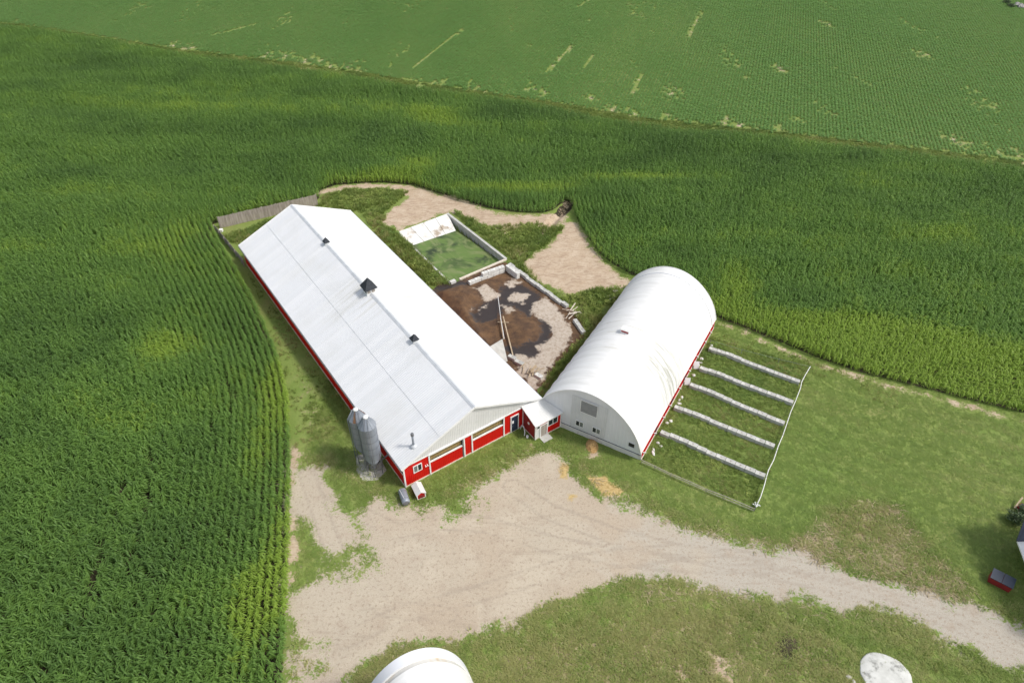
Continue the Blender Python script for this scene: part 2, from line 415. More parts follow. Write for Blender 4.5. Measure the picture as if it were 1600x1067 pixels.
SAND_SPOTS = [((14.80,27.62), 0.55), ((16.76,27.41), 0.6), ((18.38,27.76), 0.45), ((19.09,26.87), 0.5), ((94.86,221.12), 2.4), ((111.50,194.16), 2.2), ((38.69,165.07), 2.6), ((69.41,181.92), 1.8), ((9.52,53.36), 0.9), ((4.57,48.45), 0.8), ((1.75,54.29), 0.6),
              ((-94.17,196.60), 2.0), ((-89.73,195.07), 2.2), ((-88.03,196.72), 1.4), ((-65.94,190.28), 2.2), ((-61.99,188.31), 2.0), ((-59.69,189.37), 1.6), ((-54.95,185.94), 2.4), ((-51.03,185.03), 2.0), ((-46.99,181.71), 2.2), ((-42.93,182.26), 1.8), ((-39.87,179.00), 1.6),
              ((-23.24,169.46), 1.6), ((-17.88,171.28), 1.4), ((-9.49,168.42), 2.0), ((-6.98,163.89), 1.2), ((4.28,166.97), 1.6), ((7.32,164.54), 1.3), ((18.66,161.90), 1.4), ((23.11,153.91), 2.0), ((26.60,152.50), 1.8), ((34.81,149.40), 1.5), ((47.00,148.19), 1.7), ((49.86,146.50), 1.9), ((57.88,144.92), 1.0), ((63.40,149.14), 1.3),
              ((93.32,139.88), 1.6), ((94.60,138.31), 1.8), ((96.38,136.47), 1.7), ((98.80,134.67), 1.6), ((100.50,132.90), 1.5), ((102.78,130.59), 2.2)]
STRAW = [[(5.64,51.52), (6.74,50.80), (6.51,48.61), (5.41,48.85)], [(8.12,49.83), (9.49,49.07), (10.76,49.53), (11.62,48.02), (12.71,47.04), (12.05,46.55), (10.05,46.41), (8.80,48.12)], [(6.31,46.87), (7.51,46.88), (7.34,45.91), (6.25,45.91)]]
DRY = [([(26.58,40.09), (31.34,42.12), (34.06,44.56), (38.01,45.84), (42.05,45.45), (43.05,41.43), (44.31,38.45), (45.32,35.30), (43.01,34.42), (38.15,36.14), (32.49,38.07)], 0.95),
       ([(14.04,45.07), (17.89,43.21), (25.62,41.46), (30.70,40.57), (34.27,37.66), (21.52,41.12), (16.42,42.64)], 0.5),
       ([(1.36,30.83), (9.34,33.08), (21.67,33.49), (30.35,31.95), (30.73,26.55), (27.67,19.83), (-1.85,19.67), (-2.93,26.73)], 0.56),
       ([(8.33,35.52), (12.86,36.45), (22.07,35.14), (28.76,34.52), (35.53,32.81), (30.57,32.58), (18.66,33.79), (10.06,34.06)], 0.52),
       ([(-29.35,68.77), (-24.84,63.86), (-21.05,57.18), (-22.51,53.10), (-25.00,54.07), (-27.74,61.51)], 0.33),
       ([(-10.29,108.19), (-7.18,105.89), (-2.37,101.49), (1.61,95.79), (1.05,91.86), (-2.28,96.75), (-7.04,103.08)], 0.5)]
TRENCH = [(10.91,113.96), (9.23,108.73), (7.30,105.79), (5.84,101.86), (4.48,99.43)]
TRENCH2 = [(3.31,97.59), (2.16,95.04), (1.18,92.58)]
PIT = [(-19.62,100.92), (-11.57,107.24), (-1.05,92.70), (-9.55,86.06)]            # lagoon, wall line at ground level
MANURE = [(3.60, 57.55), (-13.2, 81.2), (-11.16,86.15), (-9.57,86.38), (-6.81,88.01), (-1.11,92.06), (-0.90,91.26), (0.78,89.80), (4.99,84.25), (8.35,80.04), (9.55,77.57), (10.44,74.31), (9.20,72.59), (8.02,71.18), (6.06,68.20), (4.91,65.88), (3.81,63.88), (3.11,63.14)]

SOY_NEAR = [(x, y - 0.6 * (y - float(np.interp(x, [p[0] for p in CORN_FAR], [p[1] for p in CORN_FAR])))) for x, y in SOY_NEAR]
# ------------------------------------------------------------------ ground: one sheet to the horizon
def grow(a, sgn, first, n, k=1.42):
    r, s = [], first
    for i in range(n):
        a += sgn * s
        s *= k
        r.append(a)
    return r
xs = np.array(sorted(grow(-190, -1, 3, 17)) + list(np.arange(-190, -30, 1.6)) + list(np.arange(-30, 76, 0.3)) + list(np.arange(76, 190, 1.6)) + grow(190, 1, 3, 17))
ys = np.array(sorted(grow(18, -1, 1.5, 18)) + list(np.arange(18, 120, 0.3)) + list(np.arange(120, 262, 1.5)) + grow(262, 1, 3, 18))
nx, ny = len(xs), len(ys)
GX, GY = np.meshgrid(xs, ys)
P = np.column_stack([GX.ravel(), GY.ravel()])
near = (P[:, 0] > -60) & (P[:, 0] < 110) & (P[:, 1] > 5) & (P[:, 1] < 130)
sd_yard = sdist(P, YARD)
n_a, n_b, n_c = fbm(P, 4.0, 4, 3), fbm(P, 1.3, 3, 9), fbm(P, 14, 3, 21)
def soft(d, w): return np.clip(0.5 - d / w, 0, 1)
gravel = np.zeros(len(P))
Pn = P[near]
g = soft(sdist(Pn, GRAVEL) + (n_a[near] - 0.5) * 2.6, 4.0)
for poly, k in GREEN_IN: g = g - k * soft(sdist(Pn, poly), 3.0)
gravel[near] = np.clip(g, 0, 1)
sand = np.zeros(len(P))
for poly in SAND: sand[near] = np.maximum(sand[near], soft(sdist(Pn, poly) + (n_b[near] - 0.5) * 1.8, 2.6))
for ln, w in SAND_LINES:
    sand = np.maximum(sand, soft(ldist(P, ln) - w + (n_b - 0.5) * 1.6, 1.4 + w) * (0.46 if ln[0][1] > 130 else (0.74 if ln[0][0] > 25 else 0.95)))
for c, r in SAND_SPOTS:
    d = np.hypot(P[:, 0] - c[0], (P[:, 1] - c[1]) * (0.7 if c[1] < 130 else 0.5))
    sand = np.maximum(sand, soft(d - r * 0.7 + (n_b - 0.5) * 3.5, 2.4) * (0.85 if c[1] < 130 else 0.50))
straw = np.zeros(len(P))
for poly in STRAW: straw[near] = np.maximum(straw[near], soft(sdist(Pn, poly), 1.6))
dry = np.zeros(len(P))
for poly, k in DRY: dry[near] = np.maximum(dry[near], k * soft(sdist(Pn, poly), 3.0))
corn_far_y = np.interp(P[:, 0], [p[0] for p in CORN_FAR], [p[1] for p in CORN_FAR])
soy_near_y = np.interp(P[:, 0], [p[0] for p in SOY_NEAR], [p[1] for p in SOY_NEAR])
soil = np.clip(sd_yard / 0.8, 0, 1) * np.clip((corn_far_y - P[:, 1]) / 1.5, 0, 1)
weakP = fbm(P, 16, 3, 91, 1.6, 0.6)
soil = np.maximum(soil, (0.10 + 0.8 * np.clip(weakP - 0.60, 0, 0.2)) * np.clip((P[:, 1] - soy_near_y) / 6.0, 0, 1) * (P[:, 1] < 290))
strip = (P[:, 1] > corn_far_y) & (P[:, 1] < soy_near_y)
dry = np.where(strip, 0.0 + 0.15 * n_c, dry)
dry = np.where(P[:, 1] > soy_near_y, 0.26, dry)
edge = sdist(Pn, GRAVEL)
dry[near] = np.maximum(dry[near], 0.52 * np.clip(1 - np.abs(edge - 0.6) / 2.6, 0, 1) * (0.35 + 1.1 * n_a[near]))
mow = 0.5 + 0.5 * np.sin(sd_yard * 2 * math.pi / 2.6 + 3.0 * n_c)
tr = np.minimum(ldist(P, TRENCH), ldist(P, TRENCH2) + 0.15)
soil = np.maximum(soil, soft(tr - 1.0 + (n_b - 0.5) * 1.0, 0.6))
mole = np.hypot(P[:, 0] - (25.44,29.66)[0], P[:, 1] - (25.44,29.66)[1])
mound = np.clip(1 - mole / 2.0, 0, 1)
soil = np.maximum(soil, 0.60 * np.clip(1.6 * (1 - mole / 2.0) + 1.2 * (n_b - 0.5), 0, 1))
dry = np.maximum(dry, 0.62 * np.clip(1.5 * (1 - mole / 2.6), 0, 1))
sand = np.maximum(sand, 0.43 * soft(tr - 1.1, 0.8))
GZ = 0.22 * sand * np.clip(n_a - 0.35, 0, 1) * (P[:, 1] < 125) - 0.8 * np.clip(1 - tr / 1.1, 0, 1) + 0.22 * mound ** 2
GZ[sdist(P, PIT) < -0.08] = -1.5
GZ = np.where(P[:, 1] > 400, -0.00002 * (P[:, 1] - 400) ** 1.0, GZ)
# wheel marks: pairs of lines along the drive and turning in the yard
LANES = [[(50.54,25.69), (46.92,29.21), (41.55,32.65), (34.08,35.43), (25.85,37.45), (18.49,39.29), (10.85,41.35), (4.26,44.33), (0.10,47.71)], [(51.06,26.51), (47.39,30.04), (41.95,33.49), (34.44,36.39), (26.17,38.61), (17.23,39.57), (6.62,38.18), (-3.58,34.63), (-10.79,32.62), (-15.18,30.12)],
         [(26.01,38.03), (16.99,38.25), (10.59,38.94), (4.11,40.38), (-2.59,42.66), (-7.38,43.03), (-11.99,41.80), (-16.44,44.18), (-20.60,47.54)], [(-23.15,49.31), (-20.58,44.14), (-17.31,38.01), (-12.09,33.26), (-5.92,32.66)]]
track = np.zeros(len(P))
for ln in LANES:
    dl = ldist(P, ln) + 0.5 * (n_c - 0.5)
    track = np.maximum(track, np.clip(1 - np.abs(dl - 0.85) / 0.42, 0, 1) * (0.35 + 0.9 * n_a))
idx = np.arange(nx * ny).reshape(ny, nx)
QF = np.column_stack([idx[:-1, :-1].ravel(), idx[:-1, 1:].ravel(), idx[1:, 1:].ravel(), idx[1:, :-1].ravel()])
ATTR = {'gravel': gravel, 'sand': sand, 'straw': straw, 'dry': dry, 'soil': soil, 'mow': mow, 'track': track}

def sheet(name, faces, lift, mat, kind='structure'):
    used = np.unique(faces)
    remap = np.full(len(P), -1)
    remap[used] = np.arange(len(used))
    me = bpy.data.meshes.new(name)
    co = np.column_stack([P[used], GZ[used] + lift])
    fc = remap[faces]
    me.vertices.add(len(co))
    me.vertices.foreach_set('co', co.ravel())
    me.loops.add(fc.size)
    me.loops.foreach_set('vertex_index', fc.ravel())
    me.polygons.add(len(fc))
    me.polygons.foreach_set('loop_start', np.arange(0, fc.size, 4))
    for k, a in ATTR.items():
        at = me.attributes.new(k, 'FLOAT', 'POINT')
        at.data.foreach_set('value', a[used].astype(np.float32))
    me.update(calc_edges=True)
    me.polygons.foreach_set('use_smooth', np.ones(len(fc), bool))
    me.materials.append(mat)
    o = bpy.data.objects.new(name, me)
    COL.objects.link(o)
    return tag(o, kind=kind)

def ground_material():
    m, nt, p = new_mat('ground')
    pos = nd(nt, 'ShaderNodeNewGeometry').outputs['Position']
    at = lambda k: nd(nt, 'ShaderNodeAttribute', attribute_name=k).outputs['Fac']
    big, mid, fine, speck = noise(nt, pos, 0.07, 4), noise(nt, pos, 0.55, 5, 0.6), noise(nt, pos, 3.2, 4, 0.65), noise(nt, pos, 11, 3, 0.7)
    def mask(k, a1=1.2, a2=1.3, lo=0.40, hi=0.60):
        v = mth(nt, 'ADD', at(k), mth(nt, 'MULTIPLY', mth(nt, 'SUBTRACT', mid, 0.5), a1))
        v = mth(nt, 'ADD', v, mth(nt, 'MULTIPLY', mth(nt, 'SUBTRACT', fine, 0.5), a2))
        return sstep(nt, v, lo, hi)
    grass = mixc(nt, sstep(nt, big, 0.35, 0.65), (0.155, 0.230, 0.050), (0.215, 0.270, 0.070))
    grass = mixc(nt, mth(nt, 'MULTIPLY', at('mow'), 0.30), grass, (0.115, 0.175, 0.038))
    worn = noise(nt, pos, 0.16, 5, 0.6, 0.5)
    grass = mixc(nt, mth(nt, 'MULTIPLY', sstep(nt, worn, 0.50, 0.68), 0.6), grass, (0.25, 0.225, 0.095))
    grass = mixc(nt, sstep(nt, mid, 0.35, 0.75), grass, (0.220, 0.262, 0.080))
    grass = mixc(nt, sstep(nt, fine, 0.45, 0.75), grass, (0.140, 0.200, 0.048))
    grass = mixc(nt, sstep(nt, speck, 0.58, 0.78), grass, (0.25, 0.26, 0.10))
    # dead thatch
    thatch = mixc(nt, sstep(nt, fine, 0.35, 0.7), (0.20, 0.165, 0.085), (0.40, 0.34, 0.21))
    col = mixc(nt, mask('dry', 1.0, 1.5, 0.38, 0.66), grass, thatch)
    # bare soil, darkened so the shade in corn gaps is in its colour
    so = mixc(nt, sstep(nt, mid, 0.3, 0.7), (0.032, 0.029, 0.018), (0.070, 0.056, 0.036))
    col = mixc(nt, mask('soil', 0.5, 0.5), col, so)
    sa = mixc(nt, sstep(nt, mid, 0.3, 0.72), (0.44, 0.335, 0.235), (0.53, 0.43, 0.32))
    sa = mixc(nt, sstep(nt, fine, 0.52, 0.72), sa, (0.33, 0.235, 0.16))
    stk = nd(nt, 'ShaderNodeVectorMath', {0: pos, 1: (0.5, 1.6, 1)}, operation='MULTIPLY').outputs[0]
    sa = mixc(nt, mth(nt, 'MULTIPLY', sstep(nt, noise(nt, stk, 0.8, 6, 0.65, 1.6), 0.48, 0.62), 0.75), sa, (0.34, 0.245, 0.17))
    col = mixc(nt, mask('sand'), col, sa)
    st = mixc(nt, sstep(nt, fine, 0.3, 0.7), (0.36, 0.25, 0.095), (0.56, 0.42, 0.20))
    patch = noise(nt, pos, 0.22, 6, 0.62, 0.6)
    gv = mixc(nt, sstep(nt, big, 0.40, 0.60), (0.440, 0.362, 0.272), (0.460, 0.398, 0.308))
    gv = mixc(nt, mth(nt, 'MULTIPLY', sstep(nt, patch, 0.46, 0.64), 0.75), gv, (0.51, 0.443, 0.342))
    sepx = nd(nt, 'ShaderNodeSeparateXYZ', {0: pos}).outputs[0]
    grey = sstep(nt, mth(nt, 'ADD', sepx, mth(nt, 'MULTIPLY', mth(nt, 'SUBTRACT', patch, 0.5), 40.0)), 6.0, 24.0)
    gv = mixc(nt, mth(nt, 'MULTIPLY', grey, 0.75), gv, (0.41, 0.38, 0.325))
    gv = mixc(nt, mth(nt, 'MULTIPLY', sstep(nt, mid, 0.50, 0.72), 0.6), gv, (0.385, 0.31, 0.235))
    gv = mixc(nt, mth(nt, 'MULTIPLY', sstep(nt, fine, 0.52, 0.68), 0.8), gv, (0.30, 0.24, 0.175))
    gv = mixc(nt, mth(nt, 'MULTIPLY', sstep(nt, speck, 0.54, 0.70), 0.85), gv, (0.56, 0.50, 0.42))
    gv = mixc(nt, mth(nt, 'MULTIPLY', sstep(nt, speck, 0.46, 0.30), 0.6), gv, (0.24, 0.195, 0.15))
    ruts = nd(nt, 'ShaderNodeVectorMath', {0: pos, 1: (0.16, 1.1, 1)}, operation='MULTIPLY').outputs[0]
    gv = mixc(nt, mth(nt, 'MULTIPLY', sstep(nt, noise(nt, ruts, 0.9, 5, 0.6, 0.8), 0.56, 0.72), 0.35), gv, (0.31, 0.25, 0.19))
    gv = mixc(nt, mth(nt, 'MULTIPLY', sstep(nt, mth(nt, 'ADD', at('track'), mth(nt, 'MULTIPLY', mth(nt, 'SUBTRACT', fine, 0.5), 0.8)), 0.25, 0.8), 0.42), gv, (0.315, 0.265, 0.21))
    col = mixc(nt, mask('gravel'), col, gv)
    col = mixc(nt, mask('straw', 0.8, 0.6, 0.45, 0.7), col, st)
    nt.links.new(col, p.inputs['Base Color'])
    p.inputs['Roughness'].default_value = 0.95
    p.inputs['Specular IOR Level'].default_value = 0.15
    hgt = mth(nt, 'ADD', mth(nt, 'MULTIPLY', fine, 0.7), mth(nt, 'MULTIPLY', speck, 0.3))
    b = nd(nt, 'ShaderNodeBump', {'Height': hgt, 'Strength': 0.55, 'Distance': 0.12})
    nt.links.new(b.outputs[0], p.inputs['Normal'])
    return m
M['ground'] = ground_material()
sheet('ground', QF, 0.0, M['ground'])
fc = P[QF].mean(1)
sheet('gravel_yard', QF[(gravel[QF].mean(1) > 0.5)], 0.004, M['ground'])
sheet('dirt_path', QF[(sand[QF].mean(1) > 0.5) & (fc[:, 1] < 121) & (gravel[QF].mean(1) <= 0.5) & (GZ[QF].min(1) > -0.3)], 0.004, M['ground'])

# ------------------------------------------------------------------ crops and grasses: countless plants, one object per crop
def scatter(name, label, cat, templates, mat, pos, rot, scl, tint, smooth=False):
    """points + template plants in one mesh; geometry nodes put a plant on every point"""
    V, F, var = [], [], []
    for k, (vs, fs) in enumerate(templates):
        n = len(V)
        V += list(vs)
        F += [tuple(i + n for i in f) for f in fs]
        var += [k] * len(vs)
    nt_, npnt = len(V), len(pos)
    co = np.vstack([np.array(V, float).reshape(-1, 3), pos])
    me = bpy.data.meshes.new(name)
    me.from_pydata(co.tolist(), [], F)
    def attr(k, typ, vals, key='value'):
        a = me.attributes.new(k, typ, 'POINT')
        a.data.foreach_set(key, np.ascontiguousarray(vals).ravel())
    attr('variant', 'INT', np.array(var + [-1] * npnt, np.int32))
    attr('pick', 'INT', np.concatenate([np.zeros(nt_), rng.integers(0, len(templates), npnt)]).astype(np.int32))
    attr('turn', 'FLOAT_VECTOR', np.vstack([np.zeros((nt_, 3)), rot]).astype(np.float32), 'vector')
    attr('size', 'FLOAT_VECTOR', np.vstack([np.ones((nt_, 3)), scl]).astype(np.float32), 'vector')
    attr('tint', 'FLOAT', np.concatenate([np.zeros(nt_), tint]).astype(np.float32))
    me.materials.append(mat)
    if smooth: me.polygons.foreach_set('use_smooth', [True] * len(me.polygons))
    o = bpy.data.objects.new(name, me)
    COL.objects.link(o)
    tag(o, label, cat, kind='stuff')
    ng = bpy.data.node_groups.new(name, 'GeometryNodeTree')
    ng.interface.new_socket('Geometry', in_out='INPUT', socket_type='NodeSocketGeometry')
    ng.interface.new_socket('Geometry', in_out='OUTPUT', socket_type='NodeSocketGeometry')
    gi, go = ng.nodes.new('NodeGroupInput'), ng.nodes.new('NodeGroupOutput')
    def named(k, t):
        n = ng.nodes.new('GeometryNodeInputNamedAttribute')
        n.data_type = t
        n.inputs['Name'].default_value = k
        return n.outputs['Attribute']
    va = named('variant', 'INT')
    join = ng.nodes.new('GeometryNodeJoinGeometry')
    def pickout(k):
        cmp_ = ng.nodes.new('FunctionNodeCompare')
        cmp_.data_type = 'INT'
        cmp_.operation = 'EQUAL'
        ng.links.new(va, cmp_.inputs[2])
        cmp_.inputs[3].default_value = k
        sp = ng.nodes.new('GeometryNodeSeparateGeometry')
        ng.links.new(gi.outputs[0], sp.inputs[0])
        ng.links.new(cmp_.outputs[0], sp.inputs[1])
        return sp.outputs[0]
    for k in range(len(templates)):
        g2i = ng.nodes.new('GeometryNodeGeometryToInstance')
        ng.links.new(pickout(k), g2i.inputs[0])
        ng.links.new(g2i.outputs[0], join.inputs[0])
    iop = ng.nodes.new('GeometryNodeInstanceOnPoints')
    ng.links.new(pickout(-1), iop.inputs['Points'])
    ng.links.new(join.outputs[0], iop.inputs['Instance'])
    iop.inputs['Pick Instance'].default_value = True
    ng.links.new(named('pick', 'INT'), iop.inputs['Instance Index'])
    e2r = ng.nodes.new('FunctionNodeEulerToRotation')
    ng.links.new(named('turn', 'FLOAT_VECTOR'), e2r.inputs[0])
    ng.links.new(e2r.outputs[0], iop.inputs['Rotation'])
    ng.links.new(named('size', 'FLOAT_VECTOR'), iop.inputs['Scale'])
    ng.links.new(iop.outputs[0], go.inputs[0])
    md = o.modifiers.new('plants', 'NODES')
    md.node_group = ng
    return o

def leaf_strip(V, F, base, az, length, width, rise, droop, segs=4):
    """arching leaf: goes out along az, up by rise, then droops"""
    n = len(V)
    ca, sa = math.cos(az), math.sin(az)
    for i in range(segs + 1):
        t = i / segs
        r = length * (t - 0.12 * t * t)
        z = base[2] + rise * t - droop * t * t
        w = width * 0.5 * (0.55 + 1.6 * t - 2.1 * t * t) if i < segs else 0.004
        for s in (-1, 1):
            V.append((base[0] + ca * r - sa * s * w, base[1] + sa * r + ca * s * w, z + (0.012 if s > 0 else 0)))
    for i in range(segs):
        F.append((n + 2 * i, n + 2 * i + 1, n + 2 * i + 3, n + 2 * i + 2))

def corn_template(seed):
    r = random.Random(seed)
    V, F = [], []
    H = 2.05 * r.uniform(0.93, 1.07)
    for z, w in ((0, 0.02), (H, 0.010)):
        for k in range(3):
            V.append((w * math.cos(k * 2.1), w * math.sin(k * 2.1), z))
    F += [(0, 1, 4, 3), (1, 2, 5, 4), (2, 0, 3, 5)]
    a0 = r.uniform(0, 6.28)
    for i in range(9):
        t = i / 8
        z = H * (0.30 + 0.68 * t)
        az = a0 + i * math.pi + r.uniform(-0.55, 0.55)
        L = r.uniform(0.52, 0.72) * (1.0 - 0.35 * abs(t - 0.4))
        leaf_strip(V, F, (0, 0, z), az, L, r.uniform(0.105, 0.14), r.uniform(0.22, 0.42) * (1 - 0.1 * t), r.uniform(0.35, 0.72))
    for k in range(3):                      # tassel
        leaf_strip(V, F, (0, 0, H - 0.02), k * 2.1 + a0, 0.10, 0.03, 0.16, 0.02, 2)
    return V, F

cand = np.mgrid[-185:185:0.39, 12:215:0.39].reshape(2, -1).T
cand = cand + rng.uniform(-0.19, 0.19, cand.shape)
cand = cand[in_view(cand)]
cy = np.interp(cand[:, 0], [p[0] for p in CORN_FAR], [p[1] for p in CORN_FAR])
cand = cand[cand[:, 1] < cy + (fbm(cand, 6, 2, 77) - 0.5)[: len(cand)] * 1.5] if False else cand[cand[:, 1] < cy]
d0 = sdist(cand, YARD)
keep = d0 > 0.12
cand, d0 = cand[keep], d0[keep]
e = 0.05
gx = (sdist(cand + [e, 0], YARD) - d0) / e
gy = (sdist(cand + [0, e], YARD) - d0) / e
ROW = 0.76
wob = d0 + 0.35 * (fbm(cand, 9, 2, 31) - 0.5)
off = (np.floor(d0 / ROW) + 0.5) * ROW - d0
cand = cand + np.column_stack([gx, gy]) * (off * (0.92 if True else 1))[:, None]
cand = cand + rng.normal(0, 1, cand.shape) * (0.03 + 0.13 * np.clip((d0 - 5) / 10, 0, 1))[:, None]
d0 = sdist(cand, YARD)
# wheel tracks and weak spots in the crop
TRACKS = [[(-39.38,30.44), (-40.20,34.38), (-41.30,39.30), (-42.16,43.98), (-42.75,46.93)], [(-41.49,51.78), (-38.99,44.83), (-37.97,38.88), (-37.66,36.45)], [(-36.13,36.60), (-33.41,34.83)], [(-44.65,52.92), (-48.31,59.09), (-53.44,68.54), (-59.80,79.72), (-65.76,89.54)],
          [(-41.88,52.94), (-45.14,59.12), (-49.83,68.57), (-56.05,79.76), (-62.24,89.58)], [(-25.65,33.49), (-23.91,30.06)], [(-23.24,32.54), (-21.93,28.88)]]
TW = [0.22, 0.23, 0.18, 0.0, 0.0, 0.0, 0.0]
gone = np.zeros(len(cand), bool)
for ln, w in zip(TRACKS, TW): gone |= ldist(cand, ln) < w * (0.55 + 0.9 * fbm(cand, 2.0, 2, 55))
thin = fbm(cand, 7, 3, 61)
gone |= rng.random(len(cand)) < np.clip((thin - 0.68) * 2.0, 0, 0.4)
cand, d0 = cand[~gone], d0[~gone]
# vigour: streaks along the rows, pale patches where the soil is poor
PALE = [((49.44,74.93), 8, 5), ((49.63,74.23), 6, 4), ((55.09,66.41), 14, 4), ((40.80,74.85), 7, 4), ((-15.91,147.21), 7, 6), ((-18.41,124.13), 5, 3), ((5.79,115.41), 8, 3), ((24.24,119.42), 14, 2), ((33.53,82.25), 6, 6), ((-6.73,115.25), 9, 2), ((-46.62,70.57), 4, 4), ((-28.80,61.50), 2.2, 12), ((-23.17,39.43), 2.5, 10), ((-24.27,32.53), 3, 5), ((-24.54,118.77), 12, 3),
        ((59.16,69.61), 12, 5), ((62.85,63.48), 8, 4)]
tint = 0.45 + 1.05 * (fbm(cand, 30, 4, 41, 0.8, 3.0) - 0.5) + 0.55 * (fbm(cand, 5, 3, 43) - 0.5) + rng.normal(0, 0.10, len(cand))
for c, rx, ry in PALE:
    tint += 0.66 * np.exp(-((cand[:, 0] - c[0]) / rx) ** 2 - ((cand[:, 1] - c[1]) / ry) ** 2)
tint += 0.12 * np.clip(1 - d0 / 2.5, 0, 1)
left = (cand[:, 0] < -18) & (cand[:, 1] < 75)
tint -= 0.08 * left  # left field darkened: lens vignette put into the plant colour
tint = np.clip(tint, 0, 1)
hs = 0.94 + 0.55 * (fbm(cand, 17, 3, 51, 0.8, 2.4) - 0.5) + rng.normal(0, 0.032, len(cand)) - 0.13 * np.clip(1 - d0 / 3.0, 0, 1)
for c, rx, ry in PALE:
    hs -= 0.14 * np.exp(-((cand[:, 0] - c[0]) / rx) ** 2 - ((cand[:, 1] - c[1]) / ry) ** 2)
hs = np.clip(hs, 0.55, 1.25)
nC = len(cand)
wide = 0.84 + 0.24 * np.clip(d0 / 16.0, 0, 1) + rng.normal(0, 0.06, nC)      # rows stay open near the headland
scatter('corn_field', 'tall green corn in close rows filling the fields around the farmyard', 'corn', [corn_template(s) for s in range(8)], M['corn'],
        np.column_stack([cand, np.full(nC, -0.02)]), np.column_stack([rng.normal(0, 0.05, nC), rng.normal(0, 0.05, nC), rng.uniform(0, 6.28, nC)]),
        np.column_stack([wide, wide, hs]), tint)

# soybeans: straight drilled rows running away from the yard
def soy_template(seed):
    r = random.Random(seed)
    V, F = [], []
    for k in range(34):
        x, y = r.uniform(-0.6, 0.6), r.gauss(0, 0.09)
        z = r.uniform(0.18, 0.46) - abs(y) * 0.8
        az, s = r.uniform(0, 6.28), r.uniform(0.07, 0.11)
        n = len(V)
        ca, sa = math.cos(az) * s, math.sin(az) * s
        V += [(x - ca, y - sa, z), (x + sa, y - ca, z + r.uniform(-0.05, 0.05)), (x + ca, y + sa, z + r.uniform(-0.04, 0.04)), (x - sa, y + ca, z + r.uniform(-0.05, 0.05))]
        F.append((n, n + 1, n + 2, n + 3))
    return V, F
A = math.radians(72)
ax, bx_ = np.array([math.cos(A), math.sin(A)]), np.array([-math.sin(A), math.cos(A)])
rows, alongs = np.mgrid[-420:420, -20:330].reshape(2, -1)
sp = np.outer(rows * ROW, bx_) + np.outer(alongs * 1.12, ax) + np.array([0, 150.0])
sp += np.outer(rng.uniform(-0.12, 0.12, len(sp)), ax)
sp = sp[in_view(sp, 0.3, 200, 90)]
syn = np.interp(sp[:, 0], [p[0] for p in SOY_NEAR], [p[1] for p in SOY_NEAR])
sp = sp[(sp[:, 1] > syn + rng.uniform(0, 2.0, len(sp))) & (sp[:, 1] < 275)]
bare = np.zeros(len(sp))
for ln, w in SAND_LINES[6:]: bare = np.maximum(bare, np.clip(1.3 - ldist(sp, ln) / (w + 0.2), 0, 1))
for c, r in SAND_SPOTS:
    if c[1] > 120: bare = np.maximum(bare, 0.55 * np.clip(1.4 - np.hypot(sp[:, 0] - c[0], 0.5 * (sp[:, 1] - c[1])) / r, 0, 1))
weak = fbm(sp, 16, 3, 91, 1.6, 0.6)
bare = np.maximum(bare, np.clip((weak - 0.69) * 2, 0, 0.35))
sp = sp[rng.random(len(sp)) > bare]
nS = len(sp)
stint = np.clip(0.5 + 0.7 * (fbm(sp, 40, 3, 71, 1.4, 0.7) - 0.5) + rng.normal(0, 0.08, nS), 0, 1)
ssc = np.clip(0.98 + 0.5 * (fbm(sp, 22, 3, 73, 1.5, 0.5) - 0.5) + rng.normal(0, 0.07, nS), 0.5, 1.4)
scatter('soybean_field', 'low soybeans drilled in long thin rows in the far field', 'soybeans', [soy_template(s) for s in range(6)], M['soy'],
        np.column_stack([sp, np.zeros(nS)]), np.column_stack([np.zeros(nS), np.zeros(nS), A + rng.integers(0, 2, nS) * math.pi]), np.column_stack([ssc * 0 + 1.05, ssc * 2.0, ssc]), stint)

# grasses and weeds of the yard
def tuft_template(seed, n=14, h=0.5, spread=0.28, w=0.03, lean=0.35):
    r = random.Random(seed)
    V, F = [], []
    for k in range(n):
        a, d = r.uniform(0, 6.28), spread * math.sqrt(r.random())
        bx, by = d * math.cos(a), d * math.sin(a)
        az, l, hh = a + r.uniform(-0.9, 0.9), r.uniform(0.3, 1) * lean * h, h * r.uniform(0.55, 1.1)
        px, py = -math.sin(az) * w, math.cos(az) * w
        i = len(V)
        mx, my = bx + math.cos(az) * l * 0.4, by + math.sin(az) * l * 0.4
        V += [(bx - px, by - py, -0.02), (bx + px, by + py, -0.02), (mx + px * 0.8, my + py * 0.8, hh * 0.65), (mx - px * 0.8, my - py * 0.8, hh * 0.65), (bx + math.cos(az) * l * 1.4, by + math.sin(az) * l * 1.4, hh)]
        F += [(i, i + 1, i + 2, i + 3), (i + 3, i + 2, i + 4)]
    return V, F
def weed_template(seed, n=22, h=0.6, spread=0.35):
    r = random.Random(seed)
    V, F = [], []
    for k in range(n):
        a, d = r.uniform(0, 6.28), spread * math.sqrt(r.random())
        z = h * (1 - (d / spread) ** 2 * 0.6) * r.uniform(0.45, 1.0)
        x, y, az, s = d * math.cos(a), d * math.sin(a), r.uniform(0, 6.28), r.uniform(0.06, 0.12)
        i = len(V)
        ca, sa = math.cos(az) * s, math.sin(az) * s
        V += [(x - ca, y - sa, z), (x + sa * 0.5, y - ca * 0.5, z + r.uniform(-0.05, 0.05)), (x + ca, y + sa, z - r.uniform(0, 0.1)), (x - sa * 0.5, y + ca * 0.5, z + r.uniform(-0.05, 0.05))]
        F.append((i, i + 1, i + 2, i + 3))
    return V, F
BARN_O, BARN_RZ = (-11.544, 47.284), math.radians(35.193)
bc, bs = math.cos(BARN_RZ), math.sin(BARN_RZ)
